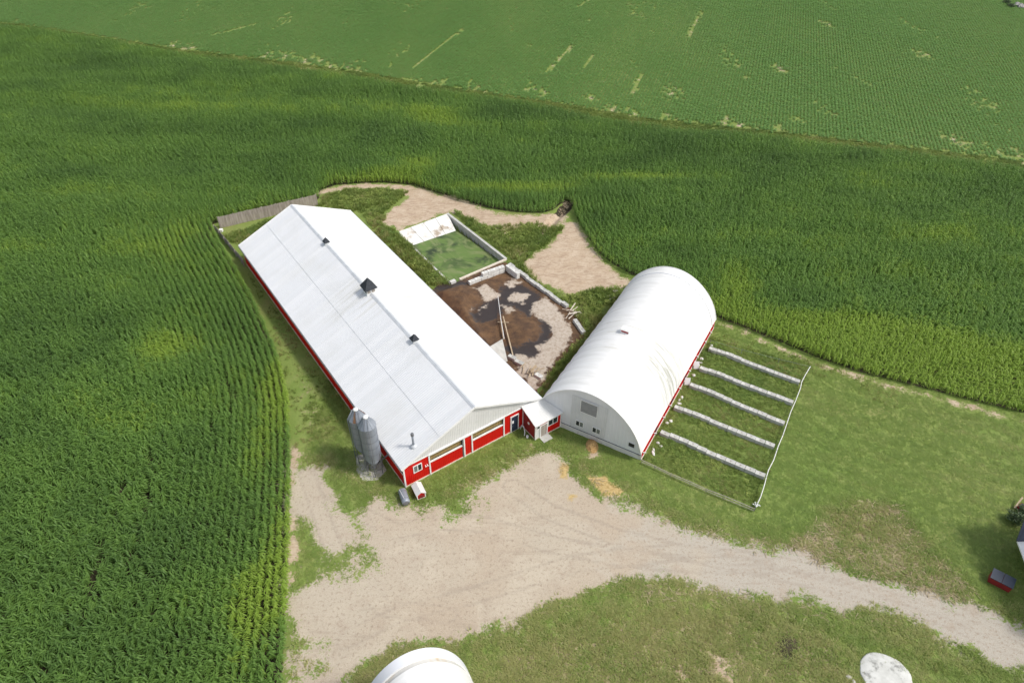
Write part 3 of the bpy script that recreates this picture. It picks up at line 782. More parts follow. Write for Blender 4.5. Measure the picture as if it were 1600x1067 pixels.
def barn_xy(x, y): return (BARN_O[0] + bc * x - bs * y, BARN_O[1] + bs * x + bc * y)
BARN_FOOT = [barn_xy(-0.1, 0.2), barn_xy(18.4, 0.2), barn_xy(18.4, 53.5), barn_xy(-0.1, 53.5)]
HO, HD, HA = np.array([15.051, 51.622]), np.array([0.8696, -0.4938]), np.array([0.4938, 0.8696])   # hoop barn: front right corner, across, along
HW, HL = 13.95, 27.8
HOOP_FOOT = [tuple(HO + HD * 0.1), tuple(HO + HD * 0.1 + HA * HL), tuple(HO - HD * HW + HA * HL), tuple(HO - HD * HW)]
PEN = [(16.18,52.79), (17.46,55.40), (27.91,73.84), (39.91,67.72), (26.64,45.20), (15.12,51.63)]
TALL = [([(-22.26,103.10), (-19.62,100.92), (-9.55,86.17), (-9.88,85.64), (-12.83,85.61), (-21.44,97.50), (-31.55,115.97), (-27.63,115.05), (-24.65,116.06), (-19.63,114.84), (-22.52,107.74)], 0.75, 11),      # between barn and lagoon
        ([(-10.93,108.77), (-8.39,106.46), (-4.14,103.11), (1.67,103.74), (4.60,104.33), (6.30,102.69), (8.91,102.72), (6.12,97.88), (3.26,94.80), (1.31,91.39), (0.24,92.33), (-4.00,98.28), (-8.23,103.62)], 0.7, 10),
        ([(-0.69,91.63), (1.62,89.45), (5.21,84.93), (8.43,81.32), (10.69,80.07), (13.08,85.01), (10.36,83.64), (7.33,82.94), (4.42,85.60), (1.63,91.66)], 0.55, 9),
        ([(8.70,79.42), (10.51,75.19), (9.59,72.87), (8.38,71.19), (6.84,69.54), (4.91,65.88), (3.60,62.19), (5.56,64.63), (8.63,69.56), (12.95,77.61), (13.65,85.02), (10.88,80.07)], 0.65, 11),
        ([(9.11,82.99), (11.77,84.50), (16.97,85.21), (19.09,85.67), (16.52,81.40), (11.45,80.54)], 0.6, 10),
        ([(-49.06,98.77), (-41.72,105.55), (-37.49,106.70), (-45.50,96.64)], 0.55, 9), ([(-34.97,109.66), (-34.76,114.15), (-30.66,115.67), (-24.10,115.76), (-27.44,107.49), (-29.23,107.92)], 0.6, 9)]
def in_foot(Pp, m=0.0):
    return (sdist(Pp, BARN_FOOT) < m) | (sdist(Pp, HOOP_FOOT) < m) | (sdist(Pp, PIT) < 0.1 + m)
def fill(poly, dens):
    poly = np.array(poly)
    lo, hi = poly.min(0), poly.max(0)
    n = int((hi - lo).prod() * dens)
    q = rng.uniform(lo, hi, (n, 2))
    return q[sdist(q, poly) < 0]
def plant_set(name, label, cat, tmpl, mat, q, h0, hvar, tmean, seed):
    q = q[~in_foot(q)]
    n = len(q)
    s = np.clip(h0 * (0.75 + 0.9 * (fbm(q, 3.5, 3, seed) - 0.2)) * rng.uniform(1 - hvar, 1 + hvar, n), 0.15, 2.5)
    t = np.clip(tmean + 1.5 * (fbm(q, 4.5, 3, seed + 7) - 0.5) + rng.normal(0, 0.12, n), 0, 1)
    return scatter(name, label, cat, tmpl, mat, np.column_stack([q, np.zeros(n)]), np.column_stack([rng.normal(0, 0.08, n), rng.normal(0, 0.08, n), rng.uniform(0, 6.28, n)]), np.column_stack([s ** 0.5, s ** 0.5, s]), t)
tufts = [tuft_template(s) for s in range(6)]
weeds = [weed_template(100 + s) for s in range(5)]
qt = np.vstack([fill(pl, d * 0.75) for pl, h, d in TALL])
plant_set('tall_grass', 'tall unmown grass around the lagoon and manure yard', 'grass', tufts, M['grass'], qt, 1.1, 0.45, 0.52, 201)
qw = np.vstack([fill(pl, d * 0.4) for pl, h, d in TALL])
qw = qw[fbm(qw, 3, 3, 301) > 0.47]
plant_set('leafy_weeds', 'leafy weeds growing in clumps around the lagoon and manure yard', 'weeds', weeds, M['weed'], qw, 1.1, 0.4, 0.70, 211)
qp = fill(PEN, 13)
plant_set('pen_grass', 'long grass growing in the runs between the concrete block rows', 'grass', tufts, M['grass'], qp, 0.36, 0.35, 0.52, 221)
qp = fill(PEN, 7)
qp = qp[fbm(qp, 2.6, 3, 311) > 0.47]
plant_set('pen_weeds', 'leafy weeds among the long grass in the block row runs', 'weeds', weeds, M['weed'], qp, 0.5, 0.3, 0.55, 231)
# mown lawn and rough verge: short tufts wherever the ground map says grass
lawn = rng.uniform((-24, 20), (76, 100), (70000, 2))
ix = np.clip(np.searchsorted(xs, lawn[:, 0]) - 1, 0, nx - 1)
iy = np.clip(np.searchsorted(ys, lawn[:, 1]) - 1, 0, ny - 1)
gi_ = iy * nx + ix
cover = np.maximum.reduce([gravel[gi_] * 1.15, sand[gi_] * 1.1, soil[gi_], straw[gi_]]) + 0.35 * (fbm(lawn, 1.2, 3, 411) - 0.5)
ok = (cover < 0.42 + 0.30 * rng.random(len(lawn)) ** 2) & (sd_yard[gi_] < -0.2) & in_view(lawn, 0) & ~in_foot(lawn, 0.05) & (sdist(lawn, MANURE) > 0)
lawn, gl = lawn[ok], gi_[ok]
nl = len(lawn)
roughness = np.clip(dry[gl] * 1.6 + 0.45 * (lawn[:, 1] < 34), 0, 1) * (0.4 + fbm(lawn, 3, 2, 433))
ls = np.clip(0.075 + 0.30 * roughness + rng.normal(0, 0.02, nl), 0.05, 0.6)
lt = np.clip(0.58 - 0.18 * mow[gl] + 0.22 * (fbm(lawn, 6, 3, 463) - 0.4) + 0.25 * (lawn[:, 1] < 34) * fbm(lawn, 2.5, 3, 461) + 0.5 * (fbm(lawn, 9, 3, 421) - 0.5) + 0.9 * dry[gl] * rng.random(nl) + rng.normal(0, 0.10, nl), 0, 1)
scatter('lawn_grass', 'short mown grass of the farmyard lawn', 'grass', [tuft_template(50 + s, 16, 0.6, 0.42, 0.035, 0.7) for s in range(5)], M['lawn'],
        np.column_stack([lawn, np.zeros(nl)]), np.column_stack([rng.normal(0, 0.06, nl), rng.normal(0, 0.06, nl), rng.uniform(0, 6.28, nl)]), np.column_stack([ls * 0 + 0.8, ls * 0 + 0.8, ls]), lt)
# rougher growth: strip beside the long barn, verge between the crops, rough corner by the drive
ROUGH = [([(-24.64,49.49), (-27.19,59.28), (-32.46,71.37), (-41.78,89.10), (-20.35,59.78), (-18.00,53.14), (-19.97,49.80)], 5), ([(1.37,31.14), (9.34,33.08), (21.67,33.49), (30.42,32.14), (36.94,30.45), (45.08,25.93), (42.23,20.85), (-1.88,20.60), (-2.76,26.73)], 4),
         ([(-11.22,46.74), (-7.11,48.54), (2.36,54.29), (4.65,54.31), (2.32,52.14), (-4.22,48.38), (-7.58,45.49), (-10.97,44.55)], 3), ([(29.89,74.74), (39.96,69.43), (50.98,62.79), (48.14,59.94), (39.80,66.27), (29.10,71.30)], 3)]
qr = np.vstack([fill(pl, d) for pl, d in ROUGH])
qr = qr[fbm(qr, 2.2, 3, 521) > 0.40]
plant_set('rough_grass', 'rough half-dry grass along the drive and beside the long barn', 'grass', tufts, M['grass'], qr, 0.42, 0.4, 0.64, 241)
vx_ = rng.uniform(-190, 190, 26000)
vn_, vf_ = np.interp(vx_, [p[0] for p in CORN_FAR], [p[1] for p in CORN_FAR]), np.interp(vx_, [p[0] for p in SOY_NEAR], [p[1] for p in SOY_NEAR])
qv = np.column_stack([vx_, vn_ + (vf_ + 0.8 - vn_) * rng.random(26000)])
iv = np.clip(np.searchsorted(ys, qv[:, 1]) - 1, 0, ny - 1) * nx + np.clip(np.searchsorted(xs, qv[:, 0]) - 1, 0, nx - 1)
qv = qv[in_view(qv, 0.2, 200, 90) & (sand[iv] + 0.4 * (fbm(qv, 3, 3, 531) - 0.5) < 0.30)]
plant_set('verge_grass', 'grassy verge between the corn and the soybean field', 'grass', [tuft_template(80 + s, 20, 0.5, 0.55, 0.06, 0.6) for s in range(5)], M['grass'], qv, 0.40, 0.4, 0.28, 251)
# dead stalks strewn beside the drive
def stalk_template(seed):
    r = random.Random(seed)
    V, F = [], []
    for k in range(5):
        x, y, a, l = r.uniform(-0.4, 0.4), r.uniform(-0.4, 0.4), r.gauss(0, 0.7), r.uniform(0.35, 0.8)
        m_ = MB().bar((x, y, 0.03), (x + l * math.cos(a), y + l * math.sin(a), r.uniform(0.03, 0.16)), r.uniform(0.02, 0.045), 0.02)
        n = len(V)
        V += m_.v
        F += [tuple(i + n for i in f) for f in m_.f]
    return V, F
q = np.vstack([fill(DRY[0][0], 9), fill(DRY[1][0], 2.5), fill(DRY[3][0], 2.2), fill(STRAW[0], 1.2), fill(STRAW[1], 1.2)])
q = q[fbm(q, 2.2, 3, 511) > 0.45]
n = len(q)
scatter('dead_stalks', 'dead straw stalks strewn over the grass beside the gravel drive', 'straw', [stalk_template(s) for s in range(5)], M['straw'],
        np.column_stack([q, np.zeros(n)]), np.column_stack([np.zeros(n), np.zeros(n), math.radians(-40) + rng.normal(0, 0.7, n)]), np.ones((n, 3)) * rng.uniform(0.6, 1.2, (n, 1)), np.clip(rng.normal(0.5, 0.25, n), 0, 1))

# ------------------------------------------------------------------ lagoon
mA, nt, p = new_mat('algae_water')
pos = nd(nt, 'ShaderNodeNewGeometry').outputs['Position']
sw = nd(nt, 'ShaderNodeTexNoise', {'Vector': pos, 'Scale': 0.10, 'Detail': 3.0, 'Roughness': 0.5, 'Distortion': 4.0}).outputs[0]
fi = noise(nt, pos, 1.6, 5, 0.6, 1.5)
cl = mixc(nt, sstep(nt, sw, 0.34, 0.58), (0.030, 0.050, 0.015), (0.115, 0.185, 0.038))
cl = mixc(nt, sstep(nt, nd(nt, 'ShaderNodeTexNoise', {'Vector': pos, 'Scale': 0.14, 'Detail': 4.0, 'Distortion': 6.0}).outputs[0], 0.46, 0.72), cl, (0.19, 0.225, 0.085))
cl = mixc(nt, mth(nt, 'MULTIPLY', sstep(nt, fi, 0.55, 0.75), 0.22), cl, (0.07, 0.125, 0.03))
nt.links.new(cl, p.inputs['Base Color'])
p.inputs['Roughness'].default_value = 0.55
M['algae'] = mA
PITv = [Vector((q[0], q[1], 0)) for q in PIT]
def lerp(a, b, t): return a + (b - a) * t
WZ = -0.85
E1, E2 = Vector((*(-16.74,98.27), WZ)), Vector((*(-9.84,102.94), WZ))
me = MB().add([E1, E2, PITv[2] + Vector((0, 0, WZ)), PITv[3] + Vector((0, 0, WZ))], [(3, 2, 1, 0)])
tag(me.build('lagoon_water', M['algae']), kind='structure')
lag = empty('manure_lagoon', PITv[3], 0, 'concrete-walled manure lagoon covered in green algae behind the long barn', 'lagoon')
def wall_between(a, b, th, z0, z1, name, mat, parent, z1b=None):
    a, b = Vector(a), Vector(b)
    o = parent.location
    a, b = a - o, b - o
    d = (b - a); d.z = 0; d.normalize()
    n = Vector((-d.y, d.x, 0)) * th / 2
    m = MB()
    z1b = z1 if z1b is None else z1b
    m.add([a + n + Vector((0, 0, z0)), a - n + Vector((0, 0, z0)), b - n + Vector((0, 0, z0)), b + n + Vector((0, 0, z0)),
           a + n + Vector((0, 0, z1)), a - n + Vector((0, 0, z1)), b - n + Vector((0, 0, z1b)), b + n + Vector((0, 0, z1b))],
          [(0, 1, 2, 3), (7, 6, 5, 4), (0, 4, 5, 1), (1, 5, 6, 2), (2, 6, 7, 3), (3, 7, 4, 0)])
    return m.build(name, mat, parent)
wall_between(PITv[1], PITv[2], 0.42, -1.6, 0.10, 'side_wall', M['concrete'], lag, 0.32)
wall_between(lerp(PITv[3], PITv[2], 0.16), PITv[2], 0.38, -1.6, 0.24, 'end_wall', M['cream'], lag)
wall_between(PITv[0], PITv[3], 0.30, -1.6, 0.06, 'side_wall', M['concrete'], lag, 0.22)
wall_between(PITv[3], lerp(PITv[3], PITv[2], 0.085), 0.6, -1.6, 0.42, 'corner_block', M['concrete_pale'], lag)
rp = MB()
def ramp_pt(i, j):   # i across 0..1, j down 0..1
    a = lerp(PITv[0] + Vector((0, 0, 0.05)), PITv[1] + Vector((0, 0, 0.05)), i)
    b = lerp(E1, E2, i)
    return lerp(a, b, j)
for k in range(4):
    t0, t1 = k / 4 + 0.004, (k + 1) / 4 - 0.004
    top = [ramp_pt(t0, 0), ramp_pt(t1, 0), ramp_pt(t1, 1.15), ramp_pt(t0, 1.15)]
    o = lag.location
    MB().add([q - o for q in top] + [q - o - Vector((0, 0, 0.2)) for q in top], [(3, 2, 1, 0), (4, 5, 6, 7), (0, 1, 5, 4), (1, 2, 6, 5), (2, 3, 7, 6), (3, 0, 4, 7)]).build('ramp_slab', M['concrete_slab'], lag)

# ------------------------------------------------------------------ manure yard floor
mM, nt, p = new_mat('manure')
pos = nd(nt, 'ShaderNodeNewGeometry').outputs['Position']
at = lambda k: nd(nt, 'ShaderNodeAttribute', attribute_name=k).outputs['Fac']
mid, fine, sp_ = noise(nt, pos, 0.7, 5, 0.6), noise(nt, pos, 3.0, 5, 0.65), noise(nt, pos, 9, 3, 0.7)
br = mixc(nt, sstep(nt, mid, 0.3, 0.7), (0.062, 0.034, 0.020), (0.150, 0.082, 0.038))
br = mixc(nt, mth(nt, 'MULTIPLY', sstep(nt, sp_, 0.5, 0.75), 0.5), br, (0.22, 0.125, 0.06))
def mask2(k, a1, a2, lo=0.42, hi=0.58):
    v = mth(nt, 'ADD', at(k), mth(nt, 'MULTIPLY', mth(nt, 'SUBTRACT', mid, 0.5), a1))
    return sstep(nt, mth(nt, 'ADD', v, mth(nt, 'MULTIPLY', mth(nt, 'SUBTRACT', fine, 0.5), a2)), lo, hi)
wet = mask2('wet', 1.5, 0.5, 0.36, 0.64)
tanm = mask2('crust', 1.5, 0.55, 0.38, 0.62)
cl = mixc(nt, wet, br, (0.040, 0.029, 0.024))
cr = mixc(nt, sstep(nt, fine, 0.4, 0.7), (0.48, 0.41, 0.335), (0.33, 0.26, 0.195))
cl = mixc(nt, tanm, cl, cr)
nt.links.new(cl, p.inputs['Base Color'])
rg = mth(nt, 'SUBTRACT', 0.95, mth(nt, 'MULTIPLY', mth(nt, 'MULTIPLY', wet, mth(nt, 'SUBTRACT', 1.0, tanm)), 0.65))
nt.links.new(rg, p.inputs['Roughness'])
b = nd(nt, 'ShaderNodeBump', {'Height': mth(nt, 'MULTIPLY', fine, mth(nt, 'SUBTRACT', 1.0, wet)), 'Strength': 0.5, 'Distance': 0.08})
nt.links.new(b.outputs[0], p.inputs['Normal'])
M['manure'] = mM
CRUST = [[(-5.87,84.81), (-4.09,85.85), (-1.92,83.17), (-3.75,81.45), (-4.79,82.81)], [(-1.15,86.06), (-0.25,87.36), (1.69,86.09), (0.37,85.73), (-0.33,84.94)], [(-0.96,81.80), (0.37,83.80), (2.41,83.22), (1.85,81.38), (0.38,81.37)],
         [(2.73,79.04), (3.32,81.27), (4.84,82.65), (6.24,80.66), (7.30,78.47), (8.10,75.76), (8.43,73.43), (7.67,71.46), (6.12,69.53), (5.33,67.67), (4.10,64.87), (2.94,63.14), (1.43,65.34), (0.21,68.41), (0.75,69.62), (3.07,69.18), (3.72,69.99), (3.44,71.14), (5.17,72.83), (5.85,75.14), (4.75,76.92), (3.44,77.82)],
         [(-1.38,80.42), (-0.21,80.59), (0.38,79.33), (-0.78,79.01)], [(-6.00,79.27), (-3.92,80.55), (-4.82,78.65)]]
WET = [[(-5.06,79.90), (-3.55,81.20), (-1.60,82.19), (-1.24,85.20), (1.18,85.57), (3.76,83.23), (3.71,81.27), (2.31,78.73), (0.38,80.60), (-1.57,79.94), (-2.30,77.76), (-4.57,77.13), (-5.74,77.72)],
       [(-0.70,71.10), (1.48,71.40), (3.70,72.82), (4.69,75.13), (4.20,77.52), (5.47,75.73), (5.19,73.40), (3.64,70.59), (3.25,69.24), (0.39,69.34)], [(-11.34,85.09), (-7.81,86.85), (-7.15,85.99), (-11.06,84.24)]]
mn = np.array(MANURE)
lo, hi = mn.min(0), mn.max(0)
mxs, mys = np.arange(lo[0], hi[0], 0.22), np.arange(lo[1], hi[1], 0.22)
MX, MY = np.meshgrid(mxs, mys)
MP = np.column_stack([MX.ravel(), MY.ravel()])
msd = sdist(MP, MANURE)
crust, wetv = np.zeros(len(MP)), np.zeros(len(MP))
for pl in CRUST: crust = np.maximum(crust, soft(sdist(MP, pl), 2.0))
for pl in WET: wetv = np.maximum(wetv, soft(sdist(MP, pl) - 0.45, 3.0))
PILE = [(-11.62,83.74), (-7.76,85.99), (-5.26,84.48), (-4.76,82.16), (-6.00,79.27), (-4.29,74.75), (-2.89,71.35), (-5.16,73.30), (-8.28,78.62)]
CONE = [(-0.75,76.26), (1.15,77.79), (3.42,76.90), (4.67,74.55), (3.66,71.42), (1.48,71.12), (-0.35,72.78)]
pile = np.clip(-sdist(MP, PILE) / 2.0, 0, 1)
cone = np.clip(-sdist(MP, CONE) / 2.5, 0, 1)
MZ = 0.03 + 0.9 * pile ** 0.8 * (0.55 + 0.9 * fbm(MP, 1.6, 3, 601)) + 0.35 * cone + 0.10 * crust + 0.12 * fbm(MP, 0.9, 3, 605) * (1 - wetv)
wetv = wetv * (1 - 0.8 * pile) * (1 - 0.5 * cone)
mnx = len(mxs)
mi = np.arange(len(MP)).reshape(len(mys), mnx)
mq = np.column_stack([mi[:-1, :-1].ravel(), mi[:-1, 1:].ravel(), mi[1:, 1:].ravel(), mi[1:, :-1].ravel()])
mq = mq[(msd[mq].mean(1) < 0.15) & (sdist(MP[mq].mean(1), PIT) > 0.25) & (sdist(MP[mq].mean(1), HOOP_FOOT) > 0.3)]
me = bpy.data.meshes.new('manure_yard')
me.from_pydata(np.column_stack([MP, MZ]).tolist(), [], mq.tolist())
for k, a in (('crust', crust), ('wet', wetv)):
    t_ = me.attributes.new(k, 'FLOAT', 'POINT')
    t_.data.foreach_set('value', a.astype(np.float32))
bmx = bmesh.new(); bmx.from_mesh(me)
bmesh.ops.delete(bmx, geom=[v for v in bmx.verts if not v.link_faces], context='VERTS')
bmx.to_mesh(me); bmx.free()
me.polygons.foreach_set('use_smooth', [True] * len(me.polygons))
me.materials.append(mM)
o = bpy.data.objects.new('manure_yard', me)
COL.objects.link(o)
tag(o, kind='structure')

# ------------------------------------------------------------------ long red barn
W, L, HE, HR = 18.29, 53.72, 3.48, 7.63
OV = 0.35
SL = (HR - HE) / (W / 2 + OV)
barn = empty('long_barn', (BARN_O[0], BARN_O[1], 0), BARN_RZ, 'long red barn with white metal gable roof and two roof vents beside a cupola', 'barn')
# roof: two courses of ribbed sheets on each slope
def roof_place(side):
    def f(u, v, o):     # u along the barn, v horizontal distance in from the eave
        z = HE + v * SL + o
        x = -OV + v if side < 0 else W + OV - v
        return (x, u, z)
    return f
half = W / 2 + OV
for side, nm in ((-1, 'roof_slope'), (1, 'roof_slope')):
    f = roof_place(side)
    lowc = ribbed(0.0, L, lambda u: 0.0, lambda u: half * 0.53, f, 0.305, 0.03)
    upc = ribbed(0.0, L, lambda u: half * 0.52, lambda u: half, lambda u, v, o, f=f: f(u, v, o + 0.04), 0.305, 0.03)
    if side > 0:
        for m in (lowc, upc): m.f = [q[::-1] for q in m.f]
    lowc.build(nm, M['roof_white'], barn)
    upc.build(nm, M['roof_white'], barn)
rc = MB()
for s in (-1, 1):
    rc.add([(W / 2, -0.03, HR + 0.10), (W / 2, L + 0.03, HR + 0.10), (W / 2 + s * 0.28, L + 0.03, HR - 0.28 * SL + 0.075), (W / 2 + s * 0.28, -0.03, HR - 0.28 * SL + 0.075)], [(0, 1, 2, 3) if s < 0 else (3, 2, 1, 0)])
rc.build('ridge_cap', M['ridge_grey'], barn)
for s in (-1, 1):
    for y, nm in ((-0.03, 'rake_trim'), (L + 0.03, 'rake_trim')):
        xe = -OV if s < 0 else W + OV
        MB().bar((xe, y, HE - 0.02), (W / 2, y, HR - 0.02), 0.10, 0.26).build(nm, M['trim_white'], barn)
    xe = -OV - 0.05 if s < 0 else W + OV + 0.05
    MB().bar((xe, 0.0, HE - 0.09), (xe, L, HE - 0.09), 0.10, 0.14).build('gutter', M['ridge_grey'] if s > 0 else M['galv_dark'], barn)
    x0, x1 = (-OV, 0.0) if s < 0 else (W, W + OV)
    MB().box(x0, 0.1, HE - 0.14, x1, L - 0.1, HE - 0.11).build('soffit', M['trim_white'], barn)
# shell
Y0, Y1, BB = 0.30, 53.42, 0.16
roof_z = lambda x: HE + (min(x, W - x) + OV) * SL - 0.05
front = lambda y: (lambda u, v, o: (u, y - o, v))
ribbed(0, W, lambda u: 3.36, roof_z, front(Y0)).build('gable', M['gable_white'], barn)
ribbed(0, W, lambda u: BB, roof_z, lambda u, v, o: (u, Y1 + o, v)).build('back_wall', M['red_steel'], barn)
def panel(x0, x1, z0, z1, name='wall_panel', mat='red_steel'):
    return ribbed(x0, x1, lambda u: z0, lambda u: z1, front(Y0 + 0.01)).build(name, M[mat], barn)
panel(0.0, 3.15, BB, 3.36)
panel(3.15, 7.68, BB, 2.02)
panel(7.68, 8.75, BB, 3.36)
panel(8.75, 13.2, BB, 2.02)
panel(13.2, W, BB, 3.36)
MB().box(-0.02, Y0 - 0.05, 0, W, Y0 + 0.08, BB).build('base_board', M['cream'], barn)
for x in (-0.02, 3.15, 7.70, 8.75, 13.2):
    MB().box(x - 0.07, Y0 - 0.10, 0.02, x + 0.09, Y0 + 0.02, 3.34).build('post', M['trim_white'], barn)
MB().box(7.48, Y0 - 0.05, 0.02, 7.60, Y0 + 0.07, 3.34).build('post', M['galv_dark'], barn)
MB().box(3.1, Y0 - 0.13, 3.26, 13.25, Y0 - 0.005, 3.46).build('header', M['trim_white'], barn)
MB().box(0.0, Y0 - 0.06, 3.30, 3.1, Y0 - 0.005, 3.42).build('header', M['trim_white'], barn)
MB().box(13.25, Y0 - 0.06, 3.30, W, Y0 - 0.005, 3.42).build('header', M['trim_white'], barn)
for x0, x1 in ((3.22, 7.46), (8.84, 13.13)):
    MB().box(x0, Y0 - 0.07, 2.02, x1, Y0 + 0.12, 2.14).build('opening_sill', M['trim_white'], barn)
    cu = MB()
    n = 44
    for i in range(n + 1):
        x = x0 + (x1 - x0) * i / n
        cu.v += [(x, Y0 + 0.20 + 0.03 * math.sin(i * 1.7), 2.1), (x, Y0 + 0.20 + 0.03 * math.sin(i * 1.7 + 0.6), 3.36)]
        if i: cu.f.append((2 * i - 2, 2 * i, 2 * i + 1, 2 * i - 1))
    c = cu.build('curtain', M['khaki'], barn)
    for z in (2.45, 2.80, 3.08):
        MB().box(x0, Y0 + 0.13, z, x1, Y0 + 0.165, z + 0.045).build('batten', M['batten'], c)
def window(parent, x0, x1, z0, z1, y, mats=('glass', 'pane_pale'), frame='trim_white', fw=0.08):
    w = MB()
    w.box(x0, y - 0.07, z0, x1, y - 0.01, z0 + fw).box(x0, y - 0.07, z1 - fw, x1, y - 0.01, z1)
    w.box(x0, y - 0.07, z0 + fw, x0 + fw, y - 0.01, z1 - fw).box(x1 - fw, y - 0.07, z0 + fw, x1, y - 0.01, z1 - fw)
    xm = (x0 + x1) / 2
    if len(mats) > 1: w.box(xm - fw / 2, y - 0.066, z0 + fw, xm + fw / 2, y - 0.01, z1 - fw)
    wo = w.build('window', M[frame], parent)
    if len(mats) > 1:
        MB().box(x0 + fw, y - 0.045, z0 + fw, xm - fw / 2, y - 0.03, z1 - fw).build('pane', M[mats[0]], wo)
        MB().box(xm + fw / 2, y - 0.045, z0 + fw, x1 - fw, y - 0.03, z1 - fw).build('pane', M[mats[1]], wo)
    else:
        MB().box(x0 + fw, y - 0.045, z0 + fw, x1 - fw, y - 0.03, z1 - fw).build('pane', M[mats[0]], wo)
    return wo
window(barn, 1.12, 2.22, 1.62, 2.78, Y0, ('pane_pale', 'glass'), fw=0.10)
for x in (2.62, 2.86):
    m = MB().box(x - 0.05, Y0 - 0.08, 1.90, x + 0.05, Y0 - 0.01, 2.0)
    m.tube([(x, Y0 - 0.06, 1.97), (x, Y0 - 0.22, 1.90)], [0.05, 0.10], 8)
    m.build('floodlight', M['trim_white'], barn)
dr = MB().box(14.28, Y0 - 0.07, 0.12, 15.22, Y0 - 0.015, 2.62).build('door', M['navy'], barn)
fr = MB().box(14.16, Y0 - 0.10, 0.05, 14.28, Y0 - 0.01, 2.74).box(15.22, Y0 - 0.10, 0.05, 15.34, Y0 - 0.01, 2.74).box(14.28, Y0 - 0.10, 2.62, 15.22, Y0 - 0.01, 2.74)
fr.build('frame', M['trim_white'], dr)
MB().box(14.38, Y0 - 0.085, 1.50, 14.62, Y0 - 0.072, 1.95).build('notice', M['paper'], dr)
MB().tube([(14.36, Y0 - 0.08, 1.1), (14.36, Y0 - 0.16, 1.1), (14.48, Y0 - 0.16, 1.1)], 0.02, 6).build('handle', M['galv'], dr)
# long side walls
for s, x in ((-1, 0.0), (1, W)):
    pl = (lambda u, v, o, x=x, s=s: (x + s * o, u, v))
    ribbed(Y0, Y1, lambda u: BB, lambda u: 1.86, pl).build('side_wall', M['red_steel'], barn)
    MB().box(min(x, x + s * 0.05), Y0, 1.86, max(x, x + s * 0.05), Y1, 1.98).build('side_sill', M['trim_white'], barn)
    ribbed(Y0, Y1, lambda u: 1.98, lambda u: 3.5, lambda u, v, o, x=x, s=s: (x - s * 0.06 + s * o, u, v), 0.6, 0.03).build('side_curtain', M['red_curtain'], barn)
    MB().box(min(x - s * 0.03, x + s * 0.06), Y0, 0, max(x - s * 0.03, x + s * 0.06), Y1, BB).build('base_board', M['cream'], barn)
    for k in range(1, 11):
        y = Y0 + k * (Y1 - Y0) / 11
        MB().box(min(x, x + s * 0.07), y - 0.06, BB, max(x, x + s * 0.07), y + 0.06, 3.3).build('post', M['red_steel'], barn)
    MB().box(min(x, x + s * 0.08), Y0 - 0.09, 0.02, max(x, x + s * 0.08), Y0 + 0.10, 3.34).build('corner_trim', M['trim_white'], barn)
# roof furniture
def vent(y, hw, hb, hroof, mroof, louvres):
    zb = HR - hw * SL
    b = MB().box(W / 2 - hw, y - hw, zb - 0.1, W / 2 + hw, y + hw, HR + hb)
    bo = b.build('cupola' if louvres else 'ridge_vent', M['trim_white'], barn)
    e, z0, z1 = hw * 1.42, HR + hb, HR + hb + hroof
    c = (W / 2, y)
    MB().add([(c[0] - e, y - e, z0), (c[0] + e, y - e, z0), (c[0] + e, y + e, z0), (c[0] - e, y + e, z0), (c[0], y, z1),
              (c[0] - e, y - e, z0 - 0.07), (c[0] + e, y - e, z0 - 0.07), (c[0] + e, y + e, z0 - 0.07), (c[0] - e, y + e, z0 - 0.07)],
             [(0, 1, 4), (1, 2, 4), (2, 3, 4), (3, 0, 4), (0, 5, 6, 1), (1, 6, 7, 2), (2, 7, 8, 3), (3, 8, 5, 0), (8, 7, 6, 5)]).build('cap_roof', mroof, bo)
    if louvres:
        for s in (-1, 1):
            for t in (-0.5, 0.5):
                d = hw * 0.36
                MB().box(W / 2 + t * hw - d, y + s * hw - 0.03, HR + 0.12, W / 2 + t * hw + d, y + s * hw + 0.03, HR + hb - 0.12).build('louvre', M['wood_grey'], bo)
                MB().box(W / 2 + s * hw - 0.03, y + t * hw - d, HR + 0.12, W / 2 + s * hw + 0.03, y + t * hw + d, HR + hb - 0.12).build('louvre', M['black'], bo)
    return bo
vent(26.0, 0.62, 0.78, 1.42, M['shingle'], True)
vent(40.05, 0.30, 0.42, 0.70, M['shingle'], False)
vent(13.56, 0.33, 0.42, 0.72, M['shingle'], False)
zc = HE + (2.03 + OV) * SL
ch = MB().tube([(2.03, 1.39, zc - 0.2), (2.03, 1.39, zc + 1.75)], 0.125, 12).build('chimney', M['galv'], barn, True)
MB().lathe([(0.36, zc - 0.14), (0.36, zc + 0.10), (0.15, zc + 0.32)], 12, (2.03, 1.39)).build('flashing', M['ridge_grey'], ch)
MB().lathe([(0.17, zc + 1.72), (0.19, zc + 1.80), (0.19, zc + 2.0), (0.14, zc + 2.1)], 12, (2.03, 1.39)).build('chimney_cap', M['galv_dark'], ch)

